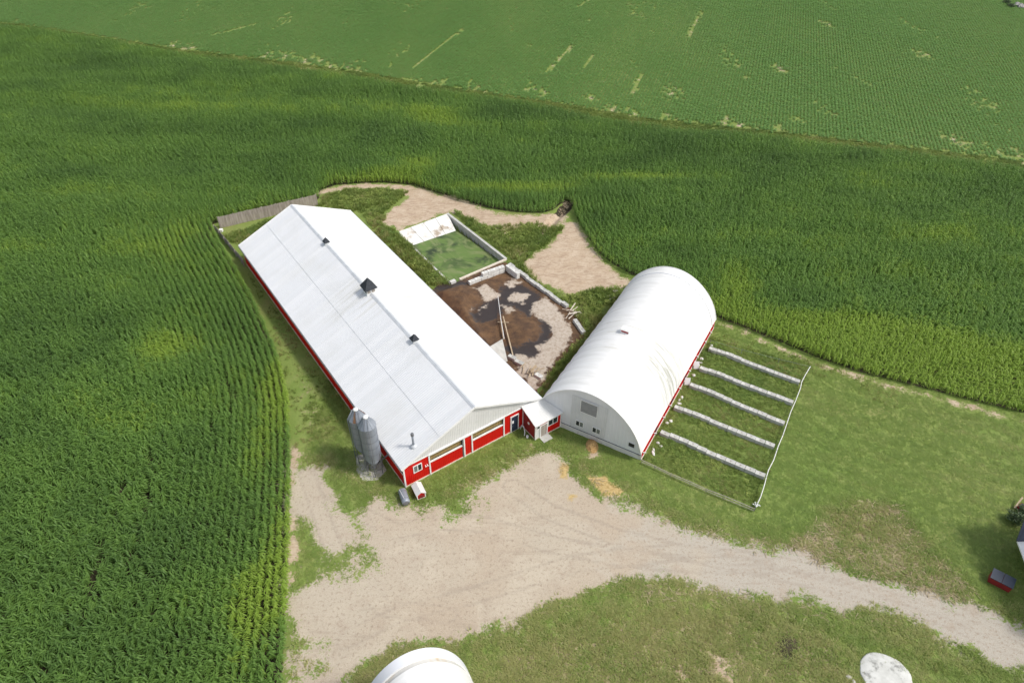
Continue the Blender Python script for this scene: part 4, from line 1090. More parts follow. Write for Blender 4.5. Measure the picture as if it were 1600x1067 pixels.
# ------------------------------------------------------------------ entry annex between the barns
an = empty('entry_annex', (*barn_xy(15.95, -2.35), 0), BARN_RZ, 'small red entry annex with grey lean-to roof joining the two barns', 'annex')
AX, AY = 15.95, -2.35
def al(m): return m
def roofz(y): return 3.62 + (y - 2.55) * 0.345 + 0.0     # y measured from the annex front wall
fz = roofz(0)
hx = lambda y: 18.27 + 0.426 * ((0.82 - y) / 0.904) - AX - 0.04     # where the hoop barn's end wall stands
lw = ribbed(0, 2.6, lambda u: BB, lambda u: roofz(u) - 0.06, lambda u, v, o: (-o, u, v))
lw.build('side_wall', M['red_curtain'], an)  # darker red than the front wall: this face's shade is in its colour
MB().box(-0.05, 0, 0, 0.03, 2.6, BB).build('base_board', M['cream'], an)
MB().box(-0.06, -0.06, 0.05, 0.06, 0.08, fz - 0.08).build('corner_trim', M['trim_white'], an)
MB().box(-0.06, 2.46, 0.05, 0.05, 2.58, roofz(2.5) - 0.1).build('corner_trim', M['trim_white'], an)
MB().lathe([(0.2, 0), (0.2, 0.03)], 14).build('round_vent', M['trim_white'], an, loc=(-0.055, 1.35, 1.75)).rotation_euler = (0, math.radians(90), 0)
xr = hx(AY)
ribbed(1.75, xr, lambda u: BB, lambda u: 1.25, lambda u, v, o: (u, -o, v)).build('front_wall', M['red_steel'], an)
ribbed(xr - 0.5, xr, lambda u: 1.25, lambda u: fz - 0.08, lambda u, v, o: (u, -o, v)).build('front_wall', M['red_steel'], an)
ribbed(0.06, 0.62, lambda u: BB, lambda u: fz - 0.08, lambda u, v, o: (u, -o, v)).build('front_wall', M['gable_white'], an)
ribbed(0.62, 1.75, lambda u: 2.12, lambda u: fz - 0.08, lambda u, v, o: (u, -o, v)).build('front_wall', M['red_steel'], an)
MB().box(0.06, -0.04, 0, xr, 0.05, BB).build('base_board', M['cream'], an)
d = MB().box(0.74, -0.06, BB, 1.62, -0.01, 2.02).build('door', M['wood_grey'], an)
MB().box(0.62, -0.09, 0.03, 0.74, -0.005, 2.12).box(1.62, -0.09, 0.03, 1.75, -0.005, 2.12).box(0.74, -0.09, 2.02, 1.62, -0.005, 2.12).build('frame', M['trim_white'], d)
window(an, 1.80, xr - 0.52, 1.27, 2.3, 0.0, ('glass', 'glass'))
window(an, 0.08, 0.60, 1.75, 2.3, -0.03, ('glass',))
MB().box(xr - 0.10, -0.07, 0.05, xr - 0.01, 0.0, fz - 0.1).build('corner_trim', M['trim_white'], an)
MB().box(0.55, -1.0, 0, 1.85, -0.06, 0.14).build('door_step', M['concrete'], an)
rf = MB()
n = 22
ym = -0.28
pts = []
for i in range(n + 1):
    t = i / n
    xb, xf_ = -0.25 + (18.55 - AX + 0.25) * t, -0.25 + (hx(AY + ym) + 0.25) * t
    up = 0.018 if i % 2 else 0.0
    yb = 2.62
    rf.v += [(xb, yb, roofz(yb) + up), (xf_, ym, roofz(ym) + up), (xb, yb, roofz(yb) - 0.08), (xf_, ym, roofz(ym) - 0.08)]
    if i:
        k = 4 * i
        rf.f += [(k - 4, k - 3, k + 1, k), (k - 2, k + 2, k + 3, k - 1), (k - 3, k - 1, k + 3, k + 1), (k - 4, k, k + 2, k - 2)]
rf.f += [(0, 2, 3, 1), (4 * n, 4 * n + 1, 4 * n + 3, 4 * n + 2)]
rf.build('roof', M['gable_white'], an)

# ------------------------------------------------------------------ white hoop barn
hang = math.atan2(HD[1], HD[0])
hc = HO - HD * HW / 2
hoop = empty('hoop_barn', (hc[0], hc[1], 0), hang, 'white fabric hoop barn with low red side wall beside the block rows', 'barn')
half_arch = [(6.95, 1.30), (6.90, 1.52), (6.72, 2.05), (6.4, 2.98), (5.92, 3.88), (5.32, 4.76), (4.66, 5.50), (3.85, 6.22), (3.0, 6.80), (2.0, 7.28), (1.0, 7.56), (0, 7.64)]
arch = half_arch + [(-x, z) for x, z in half_arch[-2::-1]]
arch = arch[::-1]
for _ in range(2):      # round it
    na = [arch[0]]
    for a, b in zip(arch[:-1], arch[1:]):
        na += [(0.75 * a[0] + 0.25 * b[0], 0.75 * a[1] + 0.25 * b[1]), (0.25 * a[0] + 0.75 * b[0], 0.25 * a[1] + 0.75 * b[1])]
    arch = na + [arch[-1]]
ARX, ARZ = np.array([a[0] for a in arch]), np.array([a[1] for a in arch])
def hoop_cover(arch, y0, y1, frames, name, mat, parent, sag=0.05):
    m = MB()
    n = len(arch)
    steps = frames * 6
    for j in range(steps + 1):
        y = y0 + (y1 - y0) * j / steps
        s = math.sin(math.pi * (j % 6) / 6.0) * sag
        for i, (x, z) in enumerate(arch):
            l = math.hypot(x, z)
            k = 1 - s / max(l, 1) * (1 if 2 < i < n - 3 else 0)
            m.v.append((x * k, y, 1.3 + (z - 1.3) * k))
    for j in range(steps):
        for i in range(n - 1):
            m.f.append((j * n + i, j * n + i + 1, (j + 1) * n + i + 1, (j + 1) * n + i))
    return m.build(name, mat, parent, True)
cover = hoop_cover(arch, -0.35, HL + 0.3, 15, 'roof_fabric', M['fabric'], hoop, 0.09)
for y in (-0.36, HL + 0.30):
    MB().tube([(x, y, z) for x, z in arch[::2]] + [(arch[-1][0], y, arch[-1][1])], 0.07, 6).build('edge_hem', M['fabric'], hoop, True)
MB().tube([(x * 1.004, HL - 1.5, z * 1.004) for x, z in arch[::2]], 0.05, 6).build('tension_strap', M['fabric_end'], hoop, True)
archz = lambda u: float(np.interp(u, ARX, ARZ)) - 0.06
ribbed(-6.9, 6.9, lambda u: 0.80, lambda u: max(archz(u), 0.82), front(0.0), 0.457, 0.015).build('end_wall', M['fabric_end'], hoop)
ribbed(-6.9, 6.9, lambda u: 0.80, lambda u: max(archz(u), 0.82), lambda u, v, o: (u, HL + o, v), 0.457, 0.015).build('end_wall', M['fabric_end'], hoop)
ribbed(-2.25, 2.25, lambda u: 0.86, lambda u: 6.10, front(-0.05), 0.229, 0.02).build('centre_panel', M['panel_grey'], hoop)
MB().box(-6.95, -0.08, 0, 6.95, 0.12, 0.72).build('foundation', M['concrete_pale'], hoop)
MB().box(-6.95, -0.04, 0.72, 6.95, 0.1, 0.80).build('flashing', M['navy'], hoop)
MB().box(-6.95, HL - 0.12, 0, 6.95, HL + 0.08, 0.80).build('foundation', M['concrete_pale'], hoop)
lv = window(hoop, -1.12, 1.06, 3.98, 5.92, -0.075, ('louver',), 'trim_white', 0.07)
for k in range(9):
    z = 4.08 + k * 0.2
    MB().add([(-1.04, -0.125, z), (1.0, -0.125, z), (1.0, -0.10, z + 0.16), (-1.04, -0.10, z + 0.16)], [(0, 1, 2, 3)]).build('slat', M['louver'], lv)
window(hoop, -1.52, -0.48, 1.45, 2.35, -0.075, ('glass', 'pane_pale'), fw=0.07)
window(hoop, 0.64, 1.70, 1.45, 2.35, -0.075, ('glass', 'pane_pale'), fw=0.07)
window(hoop, 5.18, 5.98, 1.48, 2.2, 0.0, ('black',), 'fabric_end', 0.05)
for s in (-1, 1):
    x = s * 6.93
    ribbed(0, HL, lambda u: 0.16, lambda u: 1.36, lambda u, v, o, s=s, x=x: (x + s * o * 2, u, v), 0.30, 0.02).build('side_wall', M['red_steel'], hoop)
    MB().box(min(x, x + s * 0.09), 0, 0, max(x, x + s * 0.09), HL, 0.16).build('side_foundation', M['concrete_pale'], hoop)
x = 6.95
for k, y in enumerate((0.15, 3.6, 6.6, 8.9, 12.4, 16.2, 19.4, 22.9, 25.3)):
    MB().bar((x + 0.06, y, 1.22), (x + 0.16, y + 1.1, 0.12), 0.10, 0.05, (1, 0, 0)).build('brace', M['trim_white'], hoop)
for y in (4.2, 9.7, 14.6, 21.0):
    MB().box(x + 0.03, y, 0.45, x + 0.05, y + 1.0, 1.05).build('painted_opening', M['black'], hoop)  # black plate over the solid wall: the shade inside a gap, painted
vy = 14.57 - 0.2
vx = -0.893 * HD[0] + 14.13 * HD[1] + HW / 2
vy = -0.893 * HA[0] + 14.13 * HA[1]
vb = MB().box(vx - 0.55, vy - 0.42, 7.2, vx + 0.55, vy + 0.42, 7.98).build('roof_vent', M['fabric'], hoop)
MB().box(vx - 0.46, vy - 0.46, 7.72, vx + 0.46, vy - 0.425, 7.94).build('vent_mouth', M['red_curtain'], vb)
MB().box(vx - 0.6, vy - 0.30, 7.985, vx + 0.6, vy + 0.46, 8.03).build('vent_lid', M['fabric'], vb)

# ------------------------------------------------------------------ second hoop shelter at the bottom edge
th = 0.48
sh = empty('storage_shelter', (-7.72, 23.3, 0), th, 'tall white rounded shelter with rust-stained rim at the bottom edge', 'shelter')
ph = np.linspace(0, math.pi, 49)
arc2 = [(-4.98 * math.cos(t), 1.33 + 10.74 * math.sin(t)) for t in ph]
arc2 = [(-4.98, 0.0)] + arc2 + [(4.98, 0.0)]
def arc_strip(y0, y1, k0, k1, name, mat):
    m = MB()
    n = len(arc2)
    for y, k in ((y0, k0), (y1, k1)):
        for x, z in arc2: m.v.append((x * k, y, z * k))
    m.f = [(i, i + 1, n + i + 1, n + i) for i in range(n - 1)]
    return m.build(name, mat, sh, True)
arc_strip(0.0, -0.75, 1.0, 1.0, 'rim', M['fabric_end'])
arc_strip(-0.75, -0.80, 1.0, 0.985, 'rim_edge', M['trim_white'])
arc_strip(-0.80, -1.13, 0.985, 0.985, 'rusty_band', M['rusty_band'])
arc_strip(-1.13, -1.18, 0.985, 1.0, 'rim_edge', M['trim_white'])
arc_strip(-1.18, -16.0, 1.0, 1.0, 'roof_fabric', M['fabric'])
m = MB()
m.v = [(x, -0.02, z) for x, z in arc2]
m.f = [tuple(range(len(arc2)))[::-1]]
m.build('end_wall', M['fabric_end'], sh)

# ------------------------------------------------------------------ feed bins
def feed_bin(loc, z_lid, rz, label, rusty):
    r, z_c, z_e = 0.93, 2.66, z_lid - 1.35
    b = empty('feed_bin', (loc[0], loc[1], 0), rz, label, 'feed bin', 'galvanised feed bins beside the barn')
    prof = []
    z = z_c
    while z < z_e - 0.01:
        prof += [(r, z), (r + 0.022, z + 0.055)]
        z += 0.11
    prof.append((r, z_e))
    body = MB().lathe(prof, 28).build('cylinder', M['galv'], b, True)
    for k in range(1, 5):
        zz = z_c + k * (z_e - z_c) / 5
        MB().lathe([(r + 0.03, zz - 0.03), (r + 0.035, zz + 0.03)], 28, cap=False).build('seam_band', M['galv_dark'], body)
    MB().lathe([(0.20, 0.95), (0.93, z_c + 0.02)], 24).build('hopper', M['galv'], b, True)
    MB().lathe([(0.22, 0.70), (0.24, 0.95)], 12).build('boot', M['galv_dark'], b, True)
    roof = MB()
    n = 14
    for k in range(n):        # ribbed cone roof
        t0, t1 = 2 * math.pi * k / n, 2 * math.pi * (k + 1) / n
        q = [(math.cos(t) * rr, math.sin(t) * rr, zz) for t in (t0, t1) for rr, zz in ((r + 0.06, z_e - 0.02), (0.26, z_lid - 0.22))]
        roof.add(q, [(0, 2, 3, 1)])
        roof.tube([q[0], q[1]], 0.025, 4)
    ro = roof.build('cone_roof', M['galv'], b)
    if rusty:
        for t in (0.1, 1.05, 4.0):
            q = [(math.cos(t + dt) * rr, math.sin(t + dt) * rr, zz + 0.03) for dt in (0, 0.40) for rr, zz in ((r + 0.05, z_e - 0.02), (0.30, z_lid - 0.25))]
            MB().add(q, [(0, 2, 3, 1)]).build('rusty_sheet', M['rust'], ro)
    MB().lathe([(0.27, z_lid - 0.25), (0.29, z_lid - 0.10), (0.25, z_lid - 0.02), (0.05, z_lid + 0.05)], 18).build('lid', M['trim_white'], b, True)
    for k in range(6):
        t = 2 * math.pi * (k + 0.5) / 6
        MB().tube([(r * 1.0 * math.cos(t), r * math.sin(t), 0), (r * 1.02 * math.cos(t), r * 1.02 * math.sin(t), z_e * 0.45)], 0.045, 6).build('leg', M['galv_dark'], b)
    for zz in (1.1, 2.0):
        MB().lathe([(r * 1.01, zz - 0.03), (r * 1.01, zz + 0.03)], 18, cap=False).build('leg_brace', M['galv_dark'], b)
    # ladder towards the yard
    lad = MB()
    for s in (-0.2, 0.2):
        lad.tube([(s, -r - 0.14, 0.3), (s, -r - 0.14, z_e), (s, -0.30, z_lid - 0.18)], 0.02, 5)
    lo = lad.build('ladder', M['galv_dark'], b)
    for k in range(int((z_e - 0.4) / 0.33)):
        MB().tube([(-0.2, -r - 0.14, 0.5 + k * 0.33), (0.2, -r - 0.14, 0.5 + k * 0.33)], 0.015, 4).build('rung', M['galv_dark'], lo)
    for t, zz in ((0.35, z_e + 0.25), (0.7, z_e + 0.6)):
        MB().tube([(-0.2, -r * (1 - t), zz), (0.2, -r * (1 - t), zz)], 0.015, 4).build('rung', M['galv_dark'], lo)
    # fill pipe up the side
    MB().tube([(-r - 0.12, 0.1, 0.6), (-r - 0.12, 0.1, z_e - 0.1), (-0.35, 0.05, z_lid - 0.12)], 0.06, 8).build('fill_pipe', M['galv'], b, True)
    return b
feed_bin((-15.42, 49.75), 9.1, math.radians(8), 'taller galvanised feed bin with ladder, nearest the barn corner', False)
feed_bin((-16.85, 51.45), 8.45, math.radians(20), 'galvanised feed bin with rust on its roof, farther from the barn corner', True)
slab = [(-18.0, 51.9), (-17.6, 49.6), (-16.6, 48.3), (-15.0, 48.5), (-14.2, 49.9), (-16.0, 52.8)]
tag(MB().poly(slab, -0.1, 0.06).build('bin_pad', M['pad']), 'pale concrete pad under the two feed bins', 'concrete pad')
# auger tube from the bins into the barn
tag(MB().tube([(-15.5, 49.9, 0.75), (-14.2, 50.6, 1.6), (-12.62, 51.4, 3.1)], 0.09, 8).build('auger_tube', M['galv_dark'], None, True), 'dark auger tube running from the feed bin to the barn wall', 'auger')

# ------------------------------------------------------------------ little red box and steel tank at the barn corner
def house_box(name, loc, rz, sx, sy, hw, hr, label, cat, mwall, mroof, over=0.12, rib=True):
    r = empty(name, (loc[0], loc[1], 0), rz, label, cat)
    MB().add([(-sx, -sy, 0.03), (sx, -sy, 0.03), (sx, sy, 0.03), (-sx, sy, 0.03), (-sx, -sy, hw), (sx, -sy, hw), (sx, sy, hw), (-sx, sy, hw), (0, -sy, hr), (0, sy, hr)],
             [(0, 1, 5, 8, 4), (1, 2, 6, 5), (2, 3, 7, 9, 6), (3, 0, 4, 7)]).build('walls', mwall, r)
    for s in (-1, 1):
        sl_ = (hr - hw) / sx
        a, b_ = (s * (sx + over), hw - over * sl_ + 0.02), (0, hr + 0.02)
        m = MB().add([(a[0], -sy - over, a[1]), (a[0], sy + over, a[1]), (b_[0], sy + over, b_[1]), (b_[0], -sy - over, b_[1]),
                      (a[0], -sy - over, a[1] + 0.05), (a[0], sy + over, a[1] + 0.05), (b_[0], sy + over, b_[1] + 0.05), (b_[0], -sy - over, b_[1] + 0.05)],
                     [(0, 1, 2, 3), (7, 6, 5, 4), (0, 4, 5, 1), (1, 5, 6, 2), (2, 6, 7, 3), (3, 7, 4, 0)])
        m.build('roof_panel', mroof, r)
    for x, y in ((-sx, -sy), (sx, -sy)):
        MB().box(x - 0.05, y - 0.05, 0, x + 0.05, y + 0.04, hw - 0.05).build('corner_trim', M['trim_white'], r)
    MB().box(-sx + 0.05, -sy - 0.04, 0.0, sx - 0.05, -sy + 0.01, 0.10).build('base_board', M['trim_white'], r)
    return r
bx = house_box('well_house', (-10.15,46.67), math.radians(27), 0.46, 0.72, 0.80, 1.10, 'knee-high red box with white gable roof at the barn corner', 'well house', M['red_steel'], M['gable_white'])
MB().box(-0.30, -0.765, 0.16, 0.30, -0.725, 0.66).build('door', M['red_curtain'], bx)
tk = empty('steel_tank', (*(-11.68,45.88), 0), math.radians(112), 'grey steel tank lying on its side by the barn corner', 'tank')
def lathe_x(prof, n=20):
    m = MB().lathe(prof, n)
    m.v = [(z, x, y + 0.52) for x, y, z in m.v]
    return m
lathe_x([(0.02, -1.0), (0.28, -0.97), (0.43, -0.86), (0.45, -0.75), (0.45, 0.75), (0.43, 0.86), (0.28, 0.97), (0.02, 1.0)]).build('drum', M['galv'], tk, True)
for x in (-0.5, 0.5):
    lathe_x([(0.462, x - 0.03), (0.462, x + 0.03)]).build('hoop_band', M['galv_dark'], tk)
    MB().box(x - 0.06, -0.34, 0, x + 0.06, 0.34, 0.2).build('cradle', M['galv_dark'], tk)
lathe_x([(0.16, -1.03), (0.16, -0.95)], 14).build('end_ring', M['galv_dark'], tk)
lathe_x([(0.30, -0.985), (0.33, -0.955)], 18).build('end_ring', M['galv_dark'], tk)
MB().tube([(-0.6, 0.12, 0.96), (-0.6, 0.12, 1.08), (0.7, 0.3, 1.05)], 0.025, 6).build('pipe', M['trim_white'], tk)

# ------------------------------------------------------------------ board fence behind the barn
def board_fence(name, a, b, h, label, bw=0.20):
    a, b = Vector((*a, 0)), Vector((*b, 0))
    d = b - a
    L_ = d.length
    f = empty(name, a, math.atan2(d.y, d.x), label, 'fence')
    n = int(L_ / bw)
    proto = MB().box(0, -0.015, 0.04, bw * 0.94, 0.015, h).build('board', M['wood_grey'], f)
    pm = proto.data
    for k in range(n):
        o = proto if k == 0 else proto.copy()
        if k: COL.objects.link(o); o.parent = f
        o.location = (k * bw, rnd.uniform(-0.01, 0.01), rnd.uniform(-0.04, 0.04))
        o.rotation_euler = (0, rnd.uniform(-0.008, 0.008), 0)
    for z in (0.35, h * 0.55, h - 0.25):
        MB().box(0, -0.06, z, L_, -0.022, z + 0.10).build('rail', M['wood_grey'], f)
    for k in range(int(L_ / 2.4) + 2):
        x = min(k * 2.4, L_ - 0.06)
        MB().box(x - 0.06, -0.19, 0, x + 0.06, -0.065, h + 0.03).build('post', M['wood_grey'], f)
    return f
board_fence('windbreak_fence', (-35.13,109.89), (-50.16,101.82), 2.15, 'tall weathered grey board fence behind the far end of the barn')
sf = board_fence('side_fence', (-50.48,100.78), (-42.50,90.51), 1.3, 'lower weathered fence running from the tall fence to the barn corner', 0.24)
tag(MB().cbox(-0.3, -0.25, 0, 0.3, 0.25, 0.5, 0.04).add([], []).build('white_tub', M['trim_white'], None, loc=(*(-49.61,100.79), 0)), 'small white tub in the corner of the board fences', 'tub')

# ------------------------------------------------------------------ concrete blocks
def make_block(mat):
    bm = bmesh.new()
    bmesh.ops.create_cube(bm, size=1.0, matrix=Matrix.Translation((0, 0, 0.30)) @ Matrix.Diagonal((1.14, 0.60, 0.60, 1)))
    bmesh.ops.bevel(bm, geom=bm.edges[:], offset=0.025, segments=1, affect='EDGES')
    top = max(bm.faces, key=lambda f: f.calc_center_median().z)
    r = bmesh.ops.inset_region(bm, faces=[top], thickness=0.20)
    for v in top.verts:
        v.co.x *= 0.20
        v.co.z -= 0.07
    me = bpy.data.meshes.new('concrete_block')
    bm.to_mesh(me)
    bm.free()
    me.materials.append(mat)
    return me
BLOCK_ME = {'a': make_block(M['concrete']), 'b': make_block(M['concrete_pale'])}
loop_m = MB().tube([(0.07 * math.cos(t), 0, 0.53 + 0.085 * math.sin(t)) for t in np.linspace(0, math.pi, 7)], 0.016, 5)
lp = bpy.data.meshes.new('lifting_loop')
lp.from_pydata(loop_m.v, [], loop_m.f)
lp.materials.append(M['rust'])
ORD = ['first', 'second', 'third', 'fourth', 'fifth', 'sixth', 'seventh', 'eighth', 'ninth', 'tenth', 'eleventh', 'twelfth', 'thirteenth', 'fourteenth', 'fifteenth', 'sixteenth']
def block(loc, rz, label, group, kind='a', sx=1.0):
    o = bpy.data.objects.new('concrete_block', BLOCK_ME[kind])
    COL.objects.link(o)
    o.location, o.rotation_euler, o.scale = loc, (rnd.uniform(-0.02, 0.02), rnd.uniform(-0.02, 0.02), rz), (sx, 1, 1)
    tag(o, label, 'concrete block', group)
    c = bpy.data.objects.new('lifting_loop', lp)
    COL.objects.link(c)
    c.parent = o
    return o
def block_row(a, b, z, fmt, group, kind='a', wob=0.05, count=None, bow=0.0):
    a, b = Vector(a), Vector(b)
    d = b - a
    n = count or max(1, round(d.length / 1.18))
    s = d.length / n
    ang = math.atan2(d.y, d.x)
    nv = Vector((-d.y, d.x)).normalized()
    for k in range(n):
        t = (k + 0.5) / n
        q = a + d * t + nv * (rnd.uniform(-wob, wob) + bow * math.sin(math.pi * min(1, t * 2.2)))
        block((q.x, q.y, z - rnd.uniform(0, 0.05)), ang + rnd.uniform(-0.015, 0.015), fmt % ORD[k], group, kind, s / 1.18)
ROWS = [(((26.95,70.88), (37.36,64.35)), 'row nearest the corn'), (((24.88,66.93), (35.38,60.64)), 'second row from the corn'), (((22.98,63.74), (33.23,57.10)), 'middle row of five'),
        (((20.27,59.74), (30.97,53.45)), 'second row from the gravel'), (((17.84,55.55), (28.67,49.04)), 'row nearest the gravel')]
for (a, b), nm in ROWS:
    block_row(a, b, 0.0, 'grey concrete block, %s from the red wall in the ' + nm, 'block rows dividing the runs', 'a', 0.02, 11, 0.22)
# manure yard walls
block_row((-6.70,85.89), (-1.33,89.48), 0.0, 'pale concrete block, %s from the barn in the bottom course of the stepped wall', 'stepped block wall', 'b', 0.02, 6)
block_row((-4.73,87.39), (-1.33,89.48), 0.58, 'pale concrete block, %s in the top course of the stepped wall', 'stepped block wall', 'b', 0.02, 4)
block_row((-0.89,89.79), (0.94,87.37), 0.0, 'pale concrete block, %s inside the manure yard corner', 'inner corner blocks', 'b', 0.02, 2)
block_row((-0.89,89.79), (0.94,87.37), 0.58, 'pale concrete block, %s of the upper pair in the yard corner', 'inner corner blocks', 'b', 0.02, 2)
block_row((-0.58,90.96), (8.07,80.10), 0.0, 'weathered concrete block, %s from the lagoon along the manure yard edge', 'blocks along the manure yard edge', 'a', 0.10, 12)
block_row((8.94,77.02), (10.08,74.02), 0.0, 'weathered concrete block, %s past the gap in the manure yard edge', 'blocks past the gap', 'a', 0.06, 2)
block(( *(3.54,65.23), 0.0), math.radians(-40), 'white concrete block by the wood scraps beside the barn eave', 'loose blocks', 'b', 0.95)
block(( *(1.01,67.76), 0.0), math.radians(-36), 'grey concrete block with boards on it beside the barn eave', 'loose blocks', 'a', 1.15)
block(( *(0.03,68.81), 0.0), math.radians(-36), 'grey concrete block at the foot of the leaning slab', 'loose blocks', 'a', 1.0)

# leaning slab, pipe and timbers in the manure yard
a, b, c = Vector((*(-1.31,71.11), 1.7)), Vector((*(-0.57,68.37), 0.15)), Vector((*(-3.16,69.35), 1.7))
d = c + (b - a)
nrm = (b - a).cross(c - a).normalized() * 0.14
tag(MB().add([a, b, d, c, a + nrm, b + nrm, d + nrm, c + nrm], [(0, 1, 2, 3), (7, 6, 5, 4), (0, 4, 5, 1), (1, 5, 6, 2), (2, 6, 7, 3), (3, 7, 4, 0)]).build('leaning_slab', M['concrete']), 'stained pale slab leaning against the barn beside the manure', 'slab')
tag(MB().tube([(*(-2.16,82.44), 0.45), (*(-1.60,76.34), 0.9), (*(-1.08,72.41), 0.6)], 0.045, 6).build('metal_pipe', M['trim_white']), 'thin pale pipe lying over the dark manure', 'pipe')
tag(MB().bar((*(-1.29,77.26), 0.7), (*(0.21,68.93), 0.25), 0.16, 0.12).build('timber', M['wood_tan']), 'long yellowish timber lying from the manure to the block by the eave', 'timber')
tag(MB().bar((*(-1.67,77.01), 0.6), (*(-1.16,72.59), 0.35), 0.13, 0.1).build('timber', M['wood_tan']), 'short yellowish timber beside the pale pipe in the manure', 'timber')
tag(MB().bar((*(-2.07,76.23), 0.5), (*(-0.47,76.04), 0.55), 0.10, 0.1).build('timber', M['wood_tan']), 'stub of timber lying crosswise over the pipe', 'timber')
def lumber(name, label, centre, n, spread, lmin, lmax, ang, mat='wood_tan'):
    r = empty(name, (*centre, 0), 0, label, 'wood scraps')
    for k in range(n):
        x, y, a_, l = rnd.gauss(0, spread), rnd.gauss(0, spread * 0.6), math.radians(ang + rnd.gauss(0, 28)), rnd.uniform(lmin, lmax)
        z = 0.12 + 0.05 * k
        MB().bar((x - math.cos(a_) * l / 2, y - math.sin(a_) * l / 2, z), (x + math.cos(a_) * l / 2, y + math.sin(a_) * l / 2, z + rnd.uniform(-0.05, 0.25)), rnd.uniform(0.07, 0.16), 0.04).build('board', M[mat], r)
lumber('scrap_lumber', 'heap of broken boards between the blocks beside the barn eave', (2.13,65.98), 16, 0.75, 0.7, 1.7, 60)
lumber('scrap_branches', 'pale heap of sticks in the gap of the manure yard edge', (8.87,78.95), 12, 0.8, 0.8, 1.8, 20, 'cream')
lumber('scrap_lumber', 'few pale boards lying in the grass behind the hoop barn', (14.14,82.62), 5, 1.2, 0.7, 1.5, 10, 'cream')

# ------------------------------------------------------------------ run fences
def tape_fence(name, pts, z, label, r, mat, posts, wires=1, pm='galv'):
    f = empty(name, (*pts[0], 0), 0, label, 'fence')
    o = pts[0]
    for w in range(wires):
        zz = z - 0.32 * w
        path = [(p_[0] - o[0], p_[1] - o[1], zz + rnd.uniform(-0.05, 0.05)) for p_ in pts]
        MB().tube(path, r, 5).build('tape' if wires == 1 else 'rail', M[mat], f)
    for p_ in posts:
        MB().tube([(p_[0] - o[0], p_[1] - o[1], 0), (p_[0] - o[0], p_[1] - o[1], z + 0.1)], 0.03, 6).build('post', M[pm], f)
    return f
TP = [(39.52,67.04), (38.35,65.44), (37.46,64.12), (36.85,62.82), (35.63,60.73), (34.45,58.84), (33.38,56.88), (32.35,54.99), (31.30,53.29), (30.91,52.57), (30.15,51.17), (29.14,49.70), (28.62,48.70), (28.11,47.62), (27.27,46.03), (26.39,44.70)]
tape_fence('run_fence', TP, 0.7, 'sagging white tape fence along the outer ends of the block rows', 0.055, 'rope', [TP[i] for i in (0, 4, 7, 9, 12, 15)])
RP = [(15.01,51.09), (16.37,50.26), (18.05,49.18), (19.94,48.06), (21.64,47.05), (23.40,46.10), (26.23,44.53)]
tape_fence('rail_fence', RP, 0.6, 'weathered two-rail fence from the hoop barn corner to the run corner', 0.045, 'wood_grey', RP, 2, 'wood_grey')
WP = [(27.44,72.30), (31.31,70.31), (35.84,68.47), (39.48,67.03)]
tape_fence('wire_fence', WP, 0.7, 'thin wire fence at the corn side of the runs', 0.012, 'galv', WP)
cw = empty('gate_bundle', (*(26.61,45.10), 0), 0.4, 'white bundled gate fittings at the corner of the runs', 'gate fittings')
for k in range(5):
    a_ = k * 1.25
    MB().bar((0, 0, 0.1 + 0.12 * k), (0.42 * math.cos(a_), 0.42 * math.sin(a_), 0.35 + 0.1 * k), 0.10, 0.05).build('bracket', M['trim_white'], cw)
MB().tube([(0, 0, 0), (0, 0, 0.85)], 0.06, 8).build('post', M['galv'], cw)

# white boards and rubble along the red side wall
for q, lb in (((24.54,67.18), 'white board leaning by the second block row from the corn'), ((22.73,64.01), 'white board leaning by the middle block row')):
    o = MB().box(-0.35, -0.03, 0, 0.35, 0.03, 1.05).build('white_board', M['trim_white'], None, loc=(*q, 0.02), rz=hang + math.radians(25))
    o.rotation_euler.x = math.radians(-24)
    tag(o, lb, 'board')
def rock(name, loc, s, label, group, mat='concrete_pale', seed=0):
    r = random.Random(seed)
    bm = bmesh.new()
    bmesh.ops.create_icosphere(bm, subdivisions=1, radius=1.0)
    for v in bm.verts:
        v.co *= r.uniform(0.72, 1.12)
        v.co.x *= s[0]; v.co.y *= s[1]; v.co.z *= s[2]
    me = bpy.data.meshes.new(name)
    bm.to_mesh(me); bm.free()
    me.materials.append(M[mat])
    o = bpy.data.objects.new(name, me)
    COL.objects.link(o)
    o.location = (loc[0], loc[1], s[2] * 0.45)
    o.rotation_euler = (0, 0, r.uniform(0, 6.28))
    return tag(o, label, 'stone', group)
k = 0
for y, dx in ((1.6, 0.9), (2.2, 0.7), (3.1, 1.3), (3.4, 0.8), (7.0, 0.6), (7.6, 0.9), (10.2, 0.6), (10.9, 0.8), (11.5, 0.6), (12.1, 0.7), (16.8, 0.7), (18.4, 0.7), (19.0, 0.6), (19.7, 0.75), (20.5, 0.6), (23.8, 0.9)):
    q = HO + HA * y + HD * dx
    rock('rubble_stone', q, (rnd.uniform(0.2, 0.5), rnd.uniform(0.18, 0.35), rnd.uniform(0.1, 0.2)), 'pale rubble stone at the red hoop barn wall, %s counting from the gravel end' % ORD[k], 'rubble along the red wall', seed=k)
    k += 1

